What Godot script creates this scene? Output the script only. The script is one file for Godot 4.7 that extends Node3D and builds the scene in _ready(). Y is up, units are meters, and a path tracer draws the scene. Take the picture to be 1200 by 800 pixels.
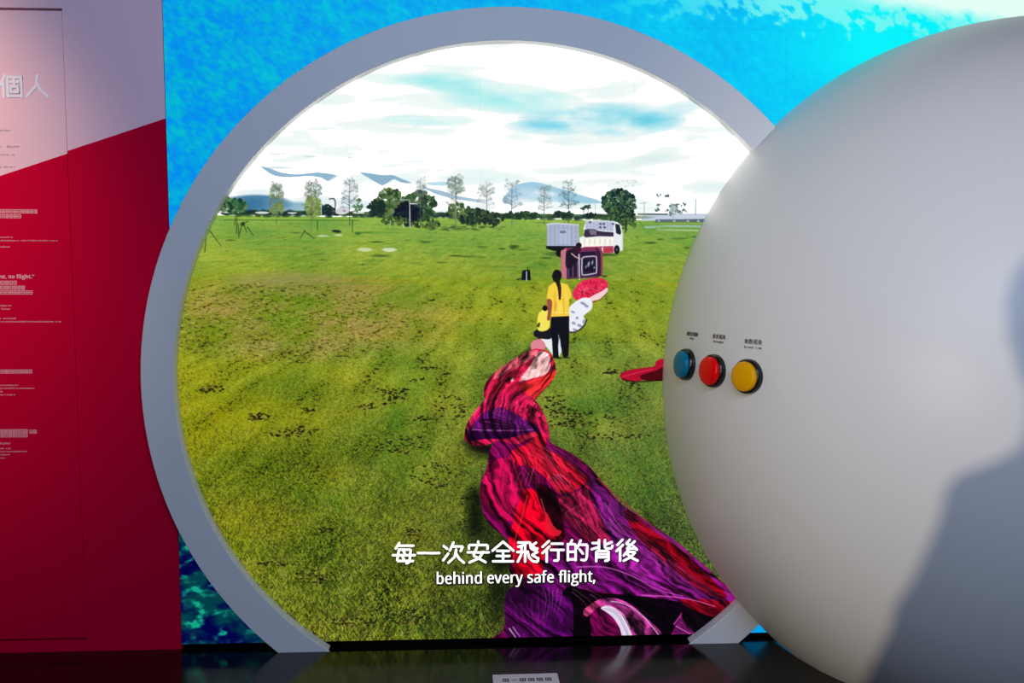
extends Node3D
# An exhibition stand: a round white portal frame before an LED wall that plays a film of a field,
# a big white dome with three push buttons, and a red and pale graphic wall on the left.

# ---------------------------------------------------------------- layout (metres, y up, LED wall at z = 0)
const CAM := Vector3(0.0, 1.49, 3.368)
const FOCAL := 1000.0
const RING := Vector2(0.161, 1.081)
const RING_OUT := 1.4245
const RING_IN := 1.300
const RING_DEEP := 0.05
const DOME := Vector3(2.188, 1.061, 0.0)
const DOME_R := 1.418
const DOME_FLAT := 0.86
const LED_X := -1.158
const LED_Y := 0.02
const CAB_W := 0.6
const CAB_H := 0.347
const CAB_COLS := 8
const CAB_ROWS := 8
const WALL_FACE := 0.012

var cam_basis := Basis()
var rng := RandomNumberGenerator.new()
var taken := {}

# ================================================================ naming and tagging
func numbered(called: String) -> String:
	if not taken.has(called):
		taken[called] = 0
		return called
	taken[called] += 1
	return "%s_%03d" % [called, taken[called]]

func thing(called: String, label: String, category: String, at := Vector3.ZERO, group := "") -> Node3D:
	var o := Node3D.new()
	o.name = numbered(called)
	add_child(o, true)
	o.position = at
	tag(o, label, category, group)
	return o

func tag(o: Node, label: String, category := "", group := "") -> void:
	o.set_meta("label", label)
	if category:
		o.set_meta("category", category)
	if group:
		o.set_meta("group", group)

func put(called: String, m: Mesh, mat: Material, parent: Node = self, at := Vector3.ZERO) -> MeshInstance3D:
	var o := MeshInstance3D.new()
	o.name = called
	o.mesh = m
	if mat:
		o.material_override = mat
	o.position = at
	parent.add_child(o, true)
	return o

func struct(called: String, m: Mesh, mat: Material, at := Vector3.ZERO) -> MeshInstance3D:
	var o := put(called, m, mat, self, at)
	o.set_meta("kind", "structure")
	return o

# ================================================================ mesh helpers
func begin() -> SurfaceTool:
	var st := SurfaceTool.new()
	st.begin(Mesh.PRIMITIVE_TRIANGLES)
	return st

func done(st: SurfaceTool, smooth := false) -> ArrayMesh:
	if smooth:
		st.index()
	st.generate_normals()
	return st.commit()

func tri(st: SurfaceTool, a: Vector3, b: Vector3, c: Vector3, out: Vector3) -> void:
	# front faces run clockwise seen from «out»
	if (b - a).cross(c - a).dot(out) > 0.0:
		st.add_vertex(a); st.add_vertex(c); st.add_vertex(b)
	else:
		st.add_vertex(a); st.add_vertex(b); st.add_vertex(c)

func quad(st: SurfaceTool, a: Vector3, b: Vector3, c: Vector3, d: Vector3, out: Vector3) -> void:
	tri(st, a, b, c, out)
	tri(st, a, c, d, out)

func slab(st: SurfaceTool, lo: Vector3, hi: Vector3, bev := 0.0) -> void:
	# a box with its edges chamfered by «bev»
	var c := (lo + hi) / 2.0
	var h := (hi - lo) / 2.0
	var axes := [Vector3.RIGHT, Vector3.UP, Vector3.BACK]
	st.set_smooth_group(-1)
	for k in 3:
		var u: Vector3 = axes[(k + 1) % 3]
		var v: Vector3 = axes[(k + 2) % 3]
		for s in [-1.0, 1.0]:
			var n: Vector3 = axes[k] * s
			var p: Vector3 = c + n * h.dot(axes[k])
			var a := u * (h.dot(u) - bev)
			var b := v * (h.dot(v) - bev)
			quad(st, p - a - b, p + a - b, p + a + b, p - a + b, n)
	if bev <= 0.0:
		return
	for k in 3:
		var w: Vector3 = axes[k]
		var u: Vector3 = axes[(k + 1) % 3]
		var v: Vector3 = axes[(k + 2) % 3]
		var l := w * (h.dot(w) - bev)
		for s in [-1.0, 1.0]:
			for t in [-1.0, 1.0]:
				var e: Vector3 = c + u * s * (h.dot(u) - bev) + v * t * (h.dot(v) - bev)
				var p: Vector3 = e + u * s * bev
				var q: Vector3 = e + v * t * bev
				quad(st, p - l, p + l, q + l, q - l, u * s + v * t)
				if k == 0:
					for r in [-1.0, 1.0]:
						tri(st, p + l * r, q + l * r, e + l * r + w * r * bev, u * s + v * t + w * r)

func box(lo: Vector3, hi: Vector3, bev := 0.0) -> ArrayMesh:
	var st := begin()
	slab(st, lo, hi, bev)
	return done(st)

func lathe(profile: PackedVector2Array, n := 48) -> ArrayMesh:
	# profile of (radius, height) turned about +z
	var st := begin()
	st.set_smooth_group(0)
	for i in profile.size() - 1:
		var p := profile[i]
		var q := profile[i + 1]
		var side := (q - p)
		var out2 := Vector2(side.y, -side.x)
		for k in n:
			var a := TAU * k / n
			var b := TAU * (k + 1) / n
			var ea := Vector3(cos(a), sin(a), 0)
			var eb := Vector3(cos(b), sin(b), 0)
			var o: Vector3 = (ea + eb) * 0.5 * out2.x + Vector3(0, 0, out2.y)
			var pa := ea * p.x + Vector3(0, 0, p.y)
			var pb := eb * p.x + Vector3(0, 0, p.y)
			var qa := ea * q.x + Vector3(0, 0, q.y)
			var qb := eb * q.x + Vector3(0, 0, q.y)
			if p.x > 1e-6:
				tri(st, pa, pb, qb, o)
			if q.x > 1e-6:
				tri(st, pa, qb, qa, o)
	return done(st, true)

func paint(c: Color, rough := 0.5, spec := 0.5, metal := 0.0) -> StandardMaterial3D:
	var m := StandardMaterial3D.new()
	m.albedo_color = c
	m.roughness = rough
	m.metallic_specular = spec
	m.metallic = metal
	return m

func rgb(r: float, g: float, b: float) -> Color:
	return Color(r / 255.0, g / 255.0, b / 255.0)

# ================================================================ layout helpers: where a sight line meets the wall or the dome
func sight(x: float, y: float) -> Vector3:
	return cam_basis * Vector3((x - 600.0) / FOCAL, (400.0 - y) / FOCAL, -1.0)

func on_wall(x: float, y: float, z := 0.0) -> Vector3:
	var d := sight(x, y)
	return CAM + d * ((z - CAM.z) / d.z)

func on_floor(x: float, y: float) -> Vector3:
	var d := sight(x, y)
	return CAM + d * (-CAM.y / d.y)

func on_dome(x: float, y: float) -> Vector3:
	var k := Vector3(1, 1, 1.0 / DOME_FLAT)
	var o := (CAM - DOME) * k
	var d := sight(x, y) * k
	var a := d.dot(d)
	var b := 2.0 * o.dot(d)
	var c := o.dot(o) - DOME_R * DOME_R
	var disc := b * b - 4.0 * a * c
	var t := (-b - sqrt(maxf(disc, 0.0))) / (2.0 * a)
	return CAM + sight(x, y) * t

func dome_normal(p: Vector3) -> Vector3:
	var q := p - DOME
	return Vector3(q.x, q.y, q.z / (DOME_FLAT * DOME_FLAT)).normalized()

# ================================================================ writing: strokes of the characters, each in a box of 100 x 100, y down
const HAN := {
	"每": "30,3 14,28|24,15 92,15|28,33 20,84 90,84|28,33 80,33 75,88 62,95|2,58 98,58|48,38 54,50|44,64 50,76",
	"一": "3,50 97,50",
	"次": "7,20 22,32|5,84 27,54|50,4 34,40|46,22 92,22 82,42|62,36 56,68 28,95|62,54 74,76 96,95",
	"安": "50,1 50,14|9,34 9,17 91,17 91,34|44,28 28,64 82,94|72,48 54,76 12,95|4,50 96,50",
	"全": "50,4 4,44|50,4 96,44|24,45 76,45|22,68 78,68|6,92 94,92|50,45 50,92",
	"飛": "8,9 60,9 64,36 82,46 92,36|86,10 68,22|68,24 86,36|50,50 54,74 72,94 94,96 96,80|92,52 70,64|70,66 90,78|40,18 8,28|4,52 48,52|22,26 22,62 6,95|38,26 38,95",
	"行": "34,4 6,30|36,28 6,58|24,46 24,97|46,16 94,16|42,44 98,44|75,44 75,92 58,92",
	"的": "26,2 18,20|8,20 8,92|8,20 42,20 42,92|8,54 42,54|8,88 42,88|64,3 50,36|60,22 94,22 91,82 84,93 68,90|60,44 74,62",
	"背": "36,3 36,44|8,16 36,16|4,44 36,34|62,3 62,40 92,40 95,28|92,12 64,24|24,98 24,52 78,52 78,95 64,96|24,66 78,66|24,80 78,80",
	"後": "30,3 8,26|32,26 4,54|20,44 20,97|62,3 46,22 68,26|84,10 48,44 90,42|78,32 94,48|56,48 36,74|54,58 88,58 66,82 36,97|50,66 70,84 97,97",
	"個": "26,4 5,48|18,30 18,97|36,12 36,96|36,12 93,12 93,96|36,91 93,91|46,32 83,32|64,20 64,50|50,52 79,52 79,75 50,75 50,52",
	"人": "52,4 47,46 5,94|50,36 64,66 95,94",
	"員": "28,6 72,6 72,25 28,25 28,6|22,34 78,34 78,80 22,80 22,34|22,49 78,49|22,65 78,65|38,82 16,98|62,82 86,98",
	"視": "22,4 28,14|6,24 40,24 10,60|25,44 25,96|28,56 42,66|52,8 88,8 88,62 52,62 52,8|52,26 88,26|52,44 88,44|62,62 58,82 42,96|78,62 78,92 98,92 98,80",
	"角": "40,4 14,32|36,14 70,14 62,28|22,28 22,66 8,96|22,28 82,28 82,94 70,94|22,48 82,48|22,66 82,66|52,28 52,88",
	"乘": "78,6 24,14|6,28 94,28|50,12 50,98|30,36 30,60|70,36 70,60|12,46 30,46|70,46 90,46|48,60 8,92|52,60 92,92",
	"客": "50,2 50,12|8,30 8,16 92,16 92,30|42,26 18,50|38,34 74,34 50,54 10,72|34,42 60,58 92,70|30,70 72,70 72,94 30,94 30,70",
	"地": "4,34 36,34|20,8 20,78|2,82 38,70|44,40 96,28 92,62 82,60|62,8 62,72|46,20 46,84 56,92 94,92 96,74",
	"勤": "6,14 56,14|20,4 20,26|42,4 42,26|14,30 48,30 48,48 14,48 14,30|31,26 31,92|8,60 54,60|10,74 52,74|4,92 56,88|60,30 96,30 90,90 78,88|74,8 72,46 56,94",
}

func pts(s: String) -> PackedVector2Array:
	var r := PackedVector2Array()
	for w in s.split(" ", false):
		var c := w.split(",")
		r.append(Vector2(c[0].to_float(), c[1].to_float()))
	return r

func smooth(p: PackedVector2Array, closed := true, n := 5) -> PackedVector2Array:
	var r := PackedVector2Array()
	var m := p.size()
	for i in (m if closed else m - 1):
		var a := p[(i - 1 + m) % m] if closed or i > 0 else p[i]
		var b := p[i]
		var c := p[(i + 1) % m]
		var d := p[(i + 2) % m] if closed or i + 2 < m else c
		for k in n:
			r.append(b.cubic_interpolate(c, a, d, float(k) / n))
	if not closed:
		r.append(p[m - 1])
	return r

# flat strokes of a character as thin raised lettering: its own mesh in the xy plane, front towards +z
func han_mesh(ch: String, size: float, width: float, deep: float) -> ArrayMesh:
	var st := begin()
	st.set_smooth_group(-1)
	var i := 0
	for line in HAN[ch].split("|"):
		bar_line(st, pts(line), size, width, deep + i * 0.0003)
		i += 1
	return done(st)

func bar_line(st: SurfaceTool, p: PackedVector2Array, size: float, width: float, deep: float) -> void:
	for i in p.size() - 1:
		var a := Vector2(p[i].x, -p[i].y) * size / 100.0
		var b := Vector2(p[i + 1].x, -p[i + 1].y) * size / 100.0
		var d := (b - a).normalized()
		var n := Vector2(-d.y, d.x) * width / 2.0
		a -= d * width * (0.5 if i > 0 else 0.3)
		b += d * width * (0.5 if i < p.size() - 2 else 0.3)
		var z0 := 0.0
		var c := [a + n, b + n, b - n, a - n]
		var mid := (a + b) / 2.0
		var lid: Array[Vector3] = []
		for q in c:
			lid.append(Vector3(q.x, q.y, z0 + deep))
		quad(st, lid[0], lid[1], lid[2], lid[3], Vector3.BACK)
		deep += 0.00008
		for k in 4:
			var q0 := lid[k]
			var q1 := lid[(k + 1) % 4]
			var o := (q0 + q1) / 2.0 - Vector3(mid.x, mid.y, z0 + deep)
			quad(st, q0, q1, q1 - Vector3(0, 0, deep), q0 - Vector3(0, 0, deep), o)

# ================================================================ the painter that computes the film frame on the LED wall
const SCALE := 480.0
const SHINE := 2.0
const IMG_W := 1728
const IMG_H := 1332
var LED_TOP := LED_Y + CAB_H * CAB_ROWS
var buf := PackedByteArray()
var cover := PackedFloat32Array()
var soft_noise := PackedByteArray()
var fine_noise := PackedByteArray()
var leaf_noise := PackedByteArray()
var marking := false
var cloth := PackedByteArray()
var K := 1.616          # texels for each pixel of the layout

func T(p: Vector2) -> Vector2:
	var w := on_wall(p.x, p.y)
	return Vector2((w.x - LED_X) * SCALE, (LED_TOP - w.y) * SCALE)

func TT(p: PackedVector2Array) -> PackedVector2Array:
	var r := PackedVector2Array()
	for q in p:
		r.append(T(q))
	return r

func noise_tile(freq: float, seed_: int, oct := 4) -> PackedByteArray:
	var n := FastNoiseLite.new()
	n.seed = seed_
	n.frequency = freq
	n.noise_type = FastNoiseLite.TYPE_SIMPLEX_SMOOTH
	n.fractal_octaves = oct
	var im := n.get_seamless_image(512, 512)
	im.convert(Image.FORMAT_L8)
	return im.get_data()

func mixpx(o: int, c: Color, a: float) -> void:
	# o: byte offset of a texel
	buf[o] = int(buf[o] + (c.r8 - buf[o]) * a)
	buf[o + 1] = int(buf[o + 1] + (c.g8 - buf[o + 1]) * a)
	buf[o + 2] = int(buf[o + 2] + (c.b8 - buf[o + 2]) * a)

# even-odd fill of contours given in texels, antialiased
func fill(contours: Array, c: Color, alpha := 1.0) -> void:
	var lo := Vector2(1e9, 1e9)
	var hi := Vector2(-1e9, -1e9)
	var edges: Array[PackedFloat32Array] = []
	for p: PackedVector2Array in contours:
		for i in p.size():
			var a := p[i]
			var b := p[(i + 1) % p.size()]
			lo = lo.min(a)
			hi = hi.max(a)
			if a.y != b.y:
				edges.append(PackedFloat32Array([a.x, a.y, b.x, b.y]))
	var x0 := clampi(int(lo.x) - 1, 0, IMG_W - 1)
	var x1 := clampi(int(hi.x) + 2, 0, IMG_W - 1)
	var y0 := clampi(int(lo.y), 0, IMG_H - 1)
	var y1 := clampi(int(hi.y) + 1, 0, IMG_H - 1)
	var w := x1 - x0 + 1
	if w < 2:
		return
	var row := PackedFloat32Array()
	row.resize(w)
	for y in range(y0, y1 + 1):
		row.fill(0.0)
		var any := false
		for s in 4:
			var yy := y + (s + 0.5) / 4.0
			var xs := PackedFloat32Array()
			for e in edges:
				if (e[1] <= yy) != (e[3] <= yy):
					xs.append(e[0] + (e[2] - e[0]) * (yy - e[1]) / (e[3] - e[1]))
			xs.sort()
			for k in range(0, xs.size() - 1, 2):
				var l := maxf(xs[k] - x0, 0.0)
				var r := minf(xs[k + 1] - x0, w - 0.01)
				if r <= l:
					continue
				any = true
				var il := int(l)
				var ir := int(r)
				if il == ir:
					row[il] += (r - l) * 0.25
				else:
					row[il] += (il + 1 - l) * 0.25
					for x in range(il + 1, ir):
						row[x] += 0.25
					row[ir] += (r - ir) * 0.25
		if any:
			var o := (y * IMG_W + x0) * 3
			for x in w:
				if row[x] > 0.004:
					mixpx(o, c, minf(row[x], 1.0) * alpha)
					if marking:
						cloth[y * IMG_W + x0 + x] = maxi(cloth[y * IMG_W + x0 + x], int(minf(row[x], 1.0) * 255.0))
				o += 3

func poly(s: String, c: Color, alpha := 1.0, round_ := true) -> void:
	var p := pts(s)
	fill([TT(smooth(p) if round_ else p)], c, alpha)

# a line of changing width through points in layout pixels
func stroke(p: PackedVector2Array, w0: float, w1: float, c: Color, alpha := 1.0) -> void:
	var q := TT(p)
	var n := q.size() - 1
	for i in n:
		var a := q[i]
		var b := q[i + 1]
		var ra := lerpf(w0, w1, float(i) / n) * 0.5 * K
		var rb := lerpf(w0, w1, float(i + 1) / n) * 0.5 * K
		var rm := maxf(ra, rb) + 1.0
		var d := b - a
		var l2 := maxf(d.length_squared(), 1e-6)
		var xa := clampi(int(minf(a.x, b.x) - rm), 0, IMG_W - 1)
		var xb := clampi(int(maxf(a.x, b.x) + rm) + 1, 0, IMG_W - 1)
		var ya := clampi(int(minf(a.y, b.y) - rm), 0, IMG_H - 1)
		var yb := clampi(int(maxf(a.y, b.y) + rm) + 1, 0, IMG_H - 1)
		var last := i == n - 1
		for y in range(ya, yb + 1):
			for x in range(xa, xb + 1):
				var v := Vector2(x + 0.5, y + 0.5) - a
				var t := v.dot(d) / l2
				if (t > 1.0 and not last) or (t < 0.0 and i > 0):
					continue
				t = clampf(t, 0.0, 1.0)
				var r := lerpf(ra, rb, t)
				var cov := r + 0.5 - (v - d * t).length()
				if cov > 0.0:
					mixpx((y * IMG_W + x) * 3, c, minf(minf(cov, 1.0), r * 2.0) * alpha)

func line(s: String, w0: float, w1: float, c: Color, alpha := 1.0) -> void:
	var p := pts(s)
	stroke(smooth(p, false, 4) if p.size() > 2 else p, w0, w1, c, alpha)

# a soft spot; «grain» breaks it up with noise
func blob(x: float, y: float, rx: float, ry: float, c: Color, alpha := 1.0, rot := 0.0, grain := 0.0, stretch := 1.0, hard := 1.0) -> void:
	var o := T(Vector2(x, y))
	rx *= K
	ry *= K
	var r := maxf(rx, ry) + 1.0
	var cs := cos(rot)
	var sn := sin(rot)
	for j in range(clampi(int(o.y - r), 0, IMG_H - 1), clampi(int(o.y + r), 0, IMG_H - 1) + 1):
		for i in range(clampi(int(o.x - r), 0, IMG_W - 1), clampi(int(o.x + r), 0, IMG_W - 1) + 1):
			var dx := i - o.x
			var dy := j - o.y
			var u := (dx * cs + dy * sn) / rx
			var v := (dy * cs - dx * sn) / ry
			var d := 1.0 - u * u - v * v
			if d <= 0.0:
				continue
			var a := minf(d * hard, 1.0) * alpha
			if grain > 0.0:
				var n := soft_noise[((int(j * 1.3) & 511) << 9) + (int(i / stretch) & 511)] / 255.0
				a *= clampf(1.0 + grain * (n * 2.4 - 1.5), 0.0, 1.3)
			mixpx((j * IMG_W + i) * 3, c, minf(a, 1.0))

# a cloud of leaf dabs within an ellipse
func leaves(x: float, y: float, rx: float, ry: float, n: int, size: float, cols: Array, alpha := 0.9) -> void:
	for i in n:
		var a := rng.randf() * TAU
		var r := sqrt(rng.randf())
		var p := Vector2(x + cos(a) * r * rx, y + sin(a) * r * ry)
		var s := size * rng.randf_range(0.5, 1.3)
		blob(p.x, p.y, s, s * rng.randf_range(0.5, 0.9), cols[rng.randi() % cols.size()], alpha, rng.randf() * 3.0, 0.0, 1.0, 3.0)

func sapling(x: float, y0: float, y1: float, spread: float, c: Color, a := 0.8, leaf := Color.TRANSPARENT) -> void:
	stroke(PackedVector2Array([Vector2(x, y0), Vector2(x + rng.randf_range(-1, 1), lerpf(y0, y1, 0.5)), Vector2(x, y1)]), 1.3, 0.5, c, a)
	blob(x, lerpf(y0, y1, 0.72), spread * 0.9, absf(y0 - y1) * 0.34, c if leaf.a == 0.0 else leaf, a * 0.32, 0.0, 0.8)
	for i in 26:
		var t := rng.randf_range(0.35, 1.0)
		var by := lerpf(y0, y1, t)
		var s := -1.0 if i % 2 else 1.0
		var l := spread * rng.randf_range(0.4, 1.0) * (1.15 - t * 0.6)
		var e := Vector2(x + s * l, by - l * rng.randf_range(0.2, 0.8))
		stroke(PackedVector2Array([Vector2(x, by), e]), 0.7, 0.35, c, a * 0.7)
		for k in 3:
			blob(e.x + rng.randf_range(-2, 2), e.y + rng.randf_range(-2, 2), 1.6, 1.1, c if leaf.a == 0.0 else leaf, a * 0.55, rng.randf() * 3.0)

# folds: n lines blended from guide a to guide b, alternately light and dark
func folds(a: String, b: String, n: int, light: Color, dark: Color, w := 1.6, alpha := 0.6) -> void:
	var p := smooth(pts(a), false, 4)
	var q := smooth(pts(b), false, 4)
	for i in n:
		var t := (i + rng.randf_range(-0.3, 0.3)) / maxf(n - 1, 1)
		var r := PackedVector2Array()
		var lo := rng.randf() * 0.35
		var hi := 1.0 - rng.randf() * 0.35
		for k in 13:
			var u := lerpf(lo, hi, k / 12.0)
			var pa := along(p, u)
			var pb := along(q, u)
			r.append(pa.lerp(pb, clampf(t, 0.0, 1.0)) + Vector2(rng.randf_range(-0.5, 0.5), rng.randf_range(-0.5, 0.5)))
		stroke(r, w * rng.randf_range(0.6, 1.4), w * 0.3, light if i % 2 == 0 else dark, alpha * rng.randf_range(0.25, 0.6))

func along(p: PackedVector2Array, u: float) -> Vector2:
	var s := clampf(u, 0.0, 1.0) * (p.size() - 1)
	var i := mini(int(s), p.size() - 2)
	return p[i].lerp(p[i + 1], s - i)

func han_paint(ch: String, x: float, y: float, w: float, h: float, thick: float, c: Color, alpha := 1.0) -> void:
	for l in HAN[ch].split("|"):
		var p := pts(l)
		for i in p.size():
			p[i] = Vector2(x + p[i].x / 100.0 * w, y + p[i].y / 100.0 * h)
		stroke(p, thick, thick, c, alpha)

func letters(text: String, bold: bool) -> Array:
	# outlines of lettering as triangles in units of the text height, with its width
	var f := SystemFont.new()
	f.font_names = PackedStringArray(["Droid Sans"])
	f.font_weight = 700 if bold else 400
	var m := TextMesh.new()
	m.font = f
	m.font_size = 64
	m.pixel_size = 1.0 / 64.0
	m.depth = 0.02
	m.curve_step = 1.0
	m.text = text
	m.horizontal_alignment = HORIZONTAL_ALIGNMENT_LEFT
	var s := m.surface_get_arrays(0)
	var v: PackedVector3Array = s[Mesh.ARRAY_VERTEX]
	var ix: PackedInt32Array = s[Mesh.ARRAY_INDEX] if s[Mesh.ARRAY_INDEX] != null else PackedInt32Array(range(v.size()))
	var tris := []
	var lo := 1e9
	var hi := -1e9
	for k in range(0, ix.size() - 2, 3):
		var a := v[ix[k]]
		var b := v[ix[k + 1]]
		var c := v[ix[k + 2]]
		if a.z > 0.0 and b.z > 0.0 and c.z > 0.0:
			tris.append(PackedVector2Array([Vector2(a.x, a.y), Vector2(b.x, b.y), Vector2(c.x, c.y)]))
			for q in [a, b, c]:
				lo = minf(lo, q.x)
				hi = maxf(hi, q.x)
	return [tris, lo, hi]

func write_line(text: String, x0: float, x1: float, base: float, tall: float, rise: float, c: Color, off := Vector2.ZERO) -> void:
	var l := letters(text, false)
	var ymin := 1e9
	for t: PackedVector2Array in l[0]:
		for q in t:
			ymin = minf(ymin, q.y)
	var sx: float = (x1 - x0) / (l[2] - l[1])
	var sets := []
	for t: PackedVector2Array in l[0]:
		var r := PackedVector2Array()
		for q in t:
			var px: float = x0 + (q.x - l[1]) * sx
			r.append(T(Vector2(px, base + rise * (px - x0) - (q.y - ymin) * tall) + off))
		sets.append(r)
	fill(sets, c)

func film() -> Image:
	soft_noise = noise_tile(0.012, 11, 5)
	fine_noise = noise_tile(0.09, 23, 3)
	leaf_noise = noise_tile(0.035, 5, 4)
	rng.seed = 77
	buf.resize(IMG_W * IMG_H * 3)
	var inv := cam_basis.inverse()
	var ring2 := 1.365 * 1.365
	var o := 0
	for j in IMG_H:
		var wy := LED_TOP - (j + 0.5) / SCALE
		var q0 := inv * (Vector3(LED_X, wy, 0) - CAM)
		var dq := inv * Vector3(1.0 / SCALE, 0, 0)
		for i in IMG_W:
			var qx := q0.x + dq.x * i
			var qy := q0.y + dq.y * i
			var qz := -(q0.z + dq.z * i)
			var x := 600.0 + FOCAL * qx / qz
			var y := 400.0 - FOCAL * qy / qz
			var wx := LED_X + i / SCALE - RING.x
			var r := 0.0
			var g := 0.0
			var b := 0.0
			var dw := wy - RING.y
			if wx * wx + dw * dw < ring2:
				var hz := 252.0 + (x - 250.0) * 0.012
				if y < hz:
					# bright overcast sky
					var s := soft_noise[((int(y * 2.2) & 511) << 9) + (int(x * 0.45) & 511)] / 255.0
					r = 252.0 - 60.0 * maxf(s - 0.52, 0.0)
					g = 253.0 - 16.0 * maxf(s - 0.52, 0.0)
					b = 249.0 - 10.0 * maxf(s - 0.52, 0.0)
				else:
					var d := (y - hz) / 500.0
					var pz := y - 222.0
					var gx := (x - 640.0) / pz
					var n1 := soft_noise[((int(y * 1.1 + x * 0.1) & 511) << 9) + (int(x * 0.5 - y * 0.2) & 511)] / 255.0 - 0.5
					var n2 := leaf_noise[((int(9000.0 / pz * 3.0) & 511) << 9) + (int(gx * 170.0) & 511)] / 255.0 - 0.5
					var n3 := fine_noise[((int(y * 3.4) & 511) << 9) + (int(x * 1.7) & 511)] / 255.0 - 0.5
					var n4 := fine_noise[((int(y * 5.0 + x * 1.3) & 511) << 9) + (int(x * 5.6 - y * 0.7) & 511)] / 255.0 - 0.5
					var tx := clampf((x - 210.0) / 560.0, 0.0, 1.0)
					if d < 0.14:
						var t := d / 0.14
						r = lerpf(134.0, 138.0, t)
						g = lerpf(174.0, 158.0, t)
						b = lerpf(74.0, 46.0, t)
					elif d < 0.42:
						var t := (d - 0.14) / 0.28
						r = lerpf(136.0, lerpf(148.0, 116.0, tx), t)
						g = lerpf(156.0, lerpf(150.0, 136.0, tx), t)
						b = lerpf(36.0, lerpf(10.0, 44.0, tx), t)
					else:
						var t := (d - 0.42) / 0.58
						r = lerpf(lerpf(148.0, 116.0, tx), lerpf(116.0, 76.0, tx), t)
						g = lerpf(lerpf(150.0, 136.0, tx), lerpf(126.0, 92.0, tx), t)
						b = lerpf(lerpf(10.0, 44.0, tx), lerpf(6.0, 40.0, tx), t)
					# bare, brownish ground on the left
					var bx := (x - 350.0) / 190.0
					var by := (y - 372.0) / 52.0
					var bare := clampf(1.25 - bx * bx - by * by, 0.0, 1.0) * clampf(0.65 + n1 * 1.6 + n2, 0.0, 1.0)
					r = lerpf(r, 150.0, bare * 0.8)
					g = lerpf(g, 130.0, bare * 0.8)
					b = lerpf(b, 76.0, bare * 0.8)
					var amp := 16.0 + 95.0 * minf(d * 1.3, 1.0) + bare * 26.0
					var k := n1 * 34.0 + n2 * (26.0 + 60.0 * d) + (n3 * 0.8 + n4 * 0.9) * amp
					r += k * 1.0 + n1 * 26.0
					g += k * 0.95
					b += k * 0.6 - n1 * 14.0
					var dip := n3 + n2 * 0.8 + n4 * 0.3
					var hole := maxf(-dip - (0.34 if d > 0.16 else 0.5), 0.0) * (2.4 + 2.2 * d)
					hole = minf(hole, 0.85)
					r *= 1.0 - hole
					g *= 1.0 - hole
					b *= 1.0 - hole * 0.8
			else:
				# aerial of blue water and sky around the portal
				var u := x * 0.8 + y * 0.6
				var v := y * 0.8 - x * 0.6
				var n1 := leaf_noise[((int(v * 1.5) & 511) << 9) + (int(u * 1.0) & 511)] / 255.0
				var n2 := soft_noise[((int(v * 1.2 + 90.0) & 511) << 9) + (int(u * 0.7) & 511)] / 255.0
				var n3 := fine_noise[((int(v * 1.3) & 511) << 9) + (int(u * 0.8) & 511)] / 255.0
				if y < 500.0:
					var tx := clampf((x - 240.0) / 640.0, 0.0, 1.0)
					var m := clampf(0.45 + ((n1 - 0.5) * 0.8 + (n2 - 0.5) * 0.8 + (n3 - 0.5) * 0.9) * 1.15 * (1.0 - tx * 0.6), 0.0, 1.0)
					r = 0.0
					g = lerpf(lerpf(141.0, 178.0, tx), lerpf(186.0, 222.0, tx), m)
					b = lerpf(lerpf(238.0, 244.0, tx), lerpf(212.0, 250.0, tx), m)
					var c1 := clampf((x - 880.0) / 130.0, 0.0, 1.0) * clampf(1.3 - absf(y - 40.0) / 90.0, 0.0, 1.0)
					g = lerpf(g, 242.0, c1)
					b = lerpf(b, 252.0, c1)
					# paler ragged cloud edge at the top, white cloud top right
					var rag := clampf((30.0 + (x - 900.0) * 0.09 - y) / 14.0 + (n1 - 0.62) * 5.0, 0.0, 1.0) * clampf((x - 690.0) / 220.0, 0.0, 1.0)
					r = lerpf(r, 150.0, rag * 0.75)
					g = lerpf(g, 248.0, rag * 0.8)
					b = lerpf(b, 240.0, rag * 0.8)
					var wh := clampf((12.0 + (x - 1040.0) * 0.16 - y) / 16.0 + (n1 - 0.5) * 0.5, 0.0, 1.0) * clampf((x - 985.0) / 40.0, 0.0, 1.0)
					r = lerpf(r, 226.0, wh)
					g = lerpf(g, 255.0, wh)
					b = lerpf(b, 246.0, wh)
				else:
					var c1 := sample(leaf_noise, x * 0.75 + y * 0.2, y * 1.7 + 33.0)
					var c2 := sample(fine_noise, x * 0.55 + 12.0, y * 0.8)
					var m := clampf((c1 - 0.45) * 2.6 + (c2 - 0.5) * 2.0, 0.0, 1.0)
					var dp := clampf(0.55 + (sample(soft_noise, x * 1.4, y * 2.6) - 0.5) * 3.0, 0.0, 1.0)
					r = 14.0 * m
					g = lerpf(lerpf(0.0, 62.0, dp), 168.0, m * m)
					b = lerpf(lerpf(70.0, 72.0, dp), 134.0, m * m)
					if x > 800.0:
						g = 160.0
						b = 232.0
			if wx * wx + dw * dw < ring2 and y > 400.0:
				var f := 1.0 - 0.12 * clampf((y - 400.0) / 200.0, 0.0, 1.0)
				r = r * f * 0.97
				g *= f
				b = b * f + 9.0
			buf[o] = clampi(int(r), 0, 255)
			buf[o + 1] = clampi(int(g), 0, 255)
			buf[o + 2] = clampi(int(b), 0, 255)
			o += 3
	film_sky()
	film_horizon()
	film_field()
	film_balloon()
	film_crew()
	film_titles()
	# the wall shines brighter than the exposure holds: whites go past it, the rest keeps its tone
	var lut := PackedByteArray()
	lut.resize(256)
	for k in 256:
		var l := Color(k / 255.0, 0, 0).srgb_to_linear().r / SHINE
		var e := Color(l, 0, 0).linear_to_srgb().r * 255.0
		lut[k] = int(round(e))
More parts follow.
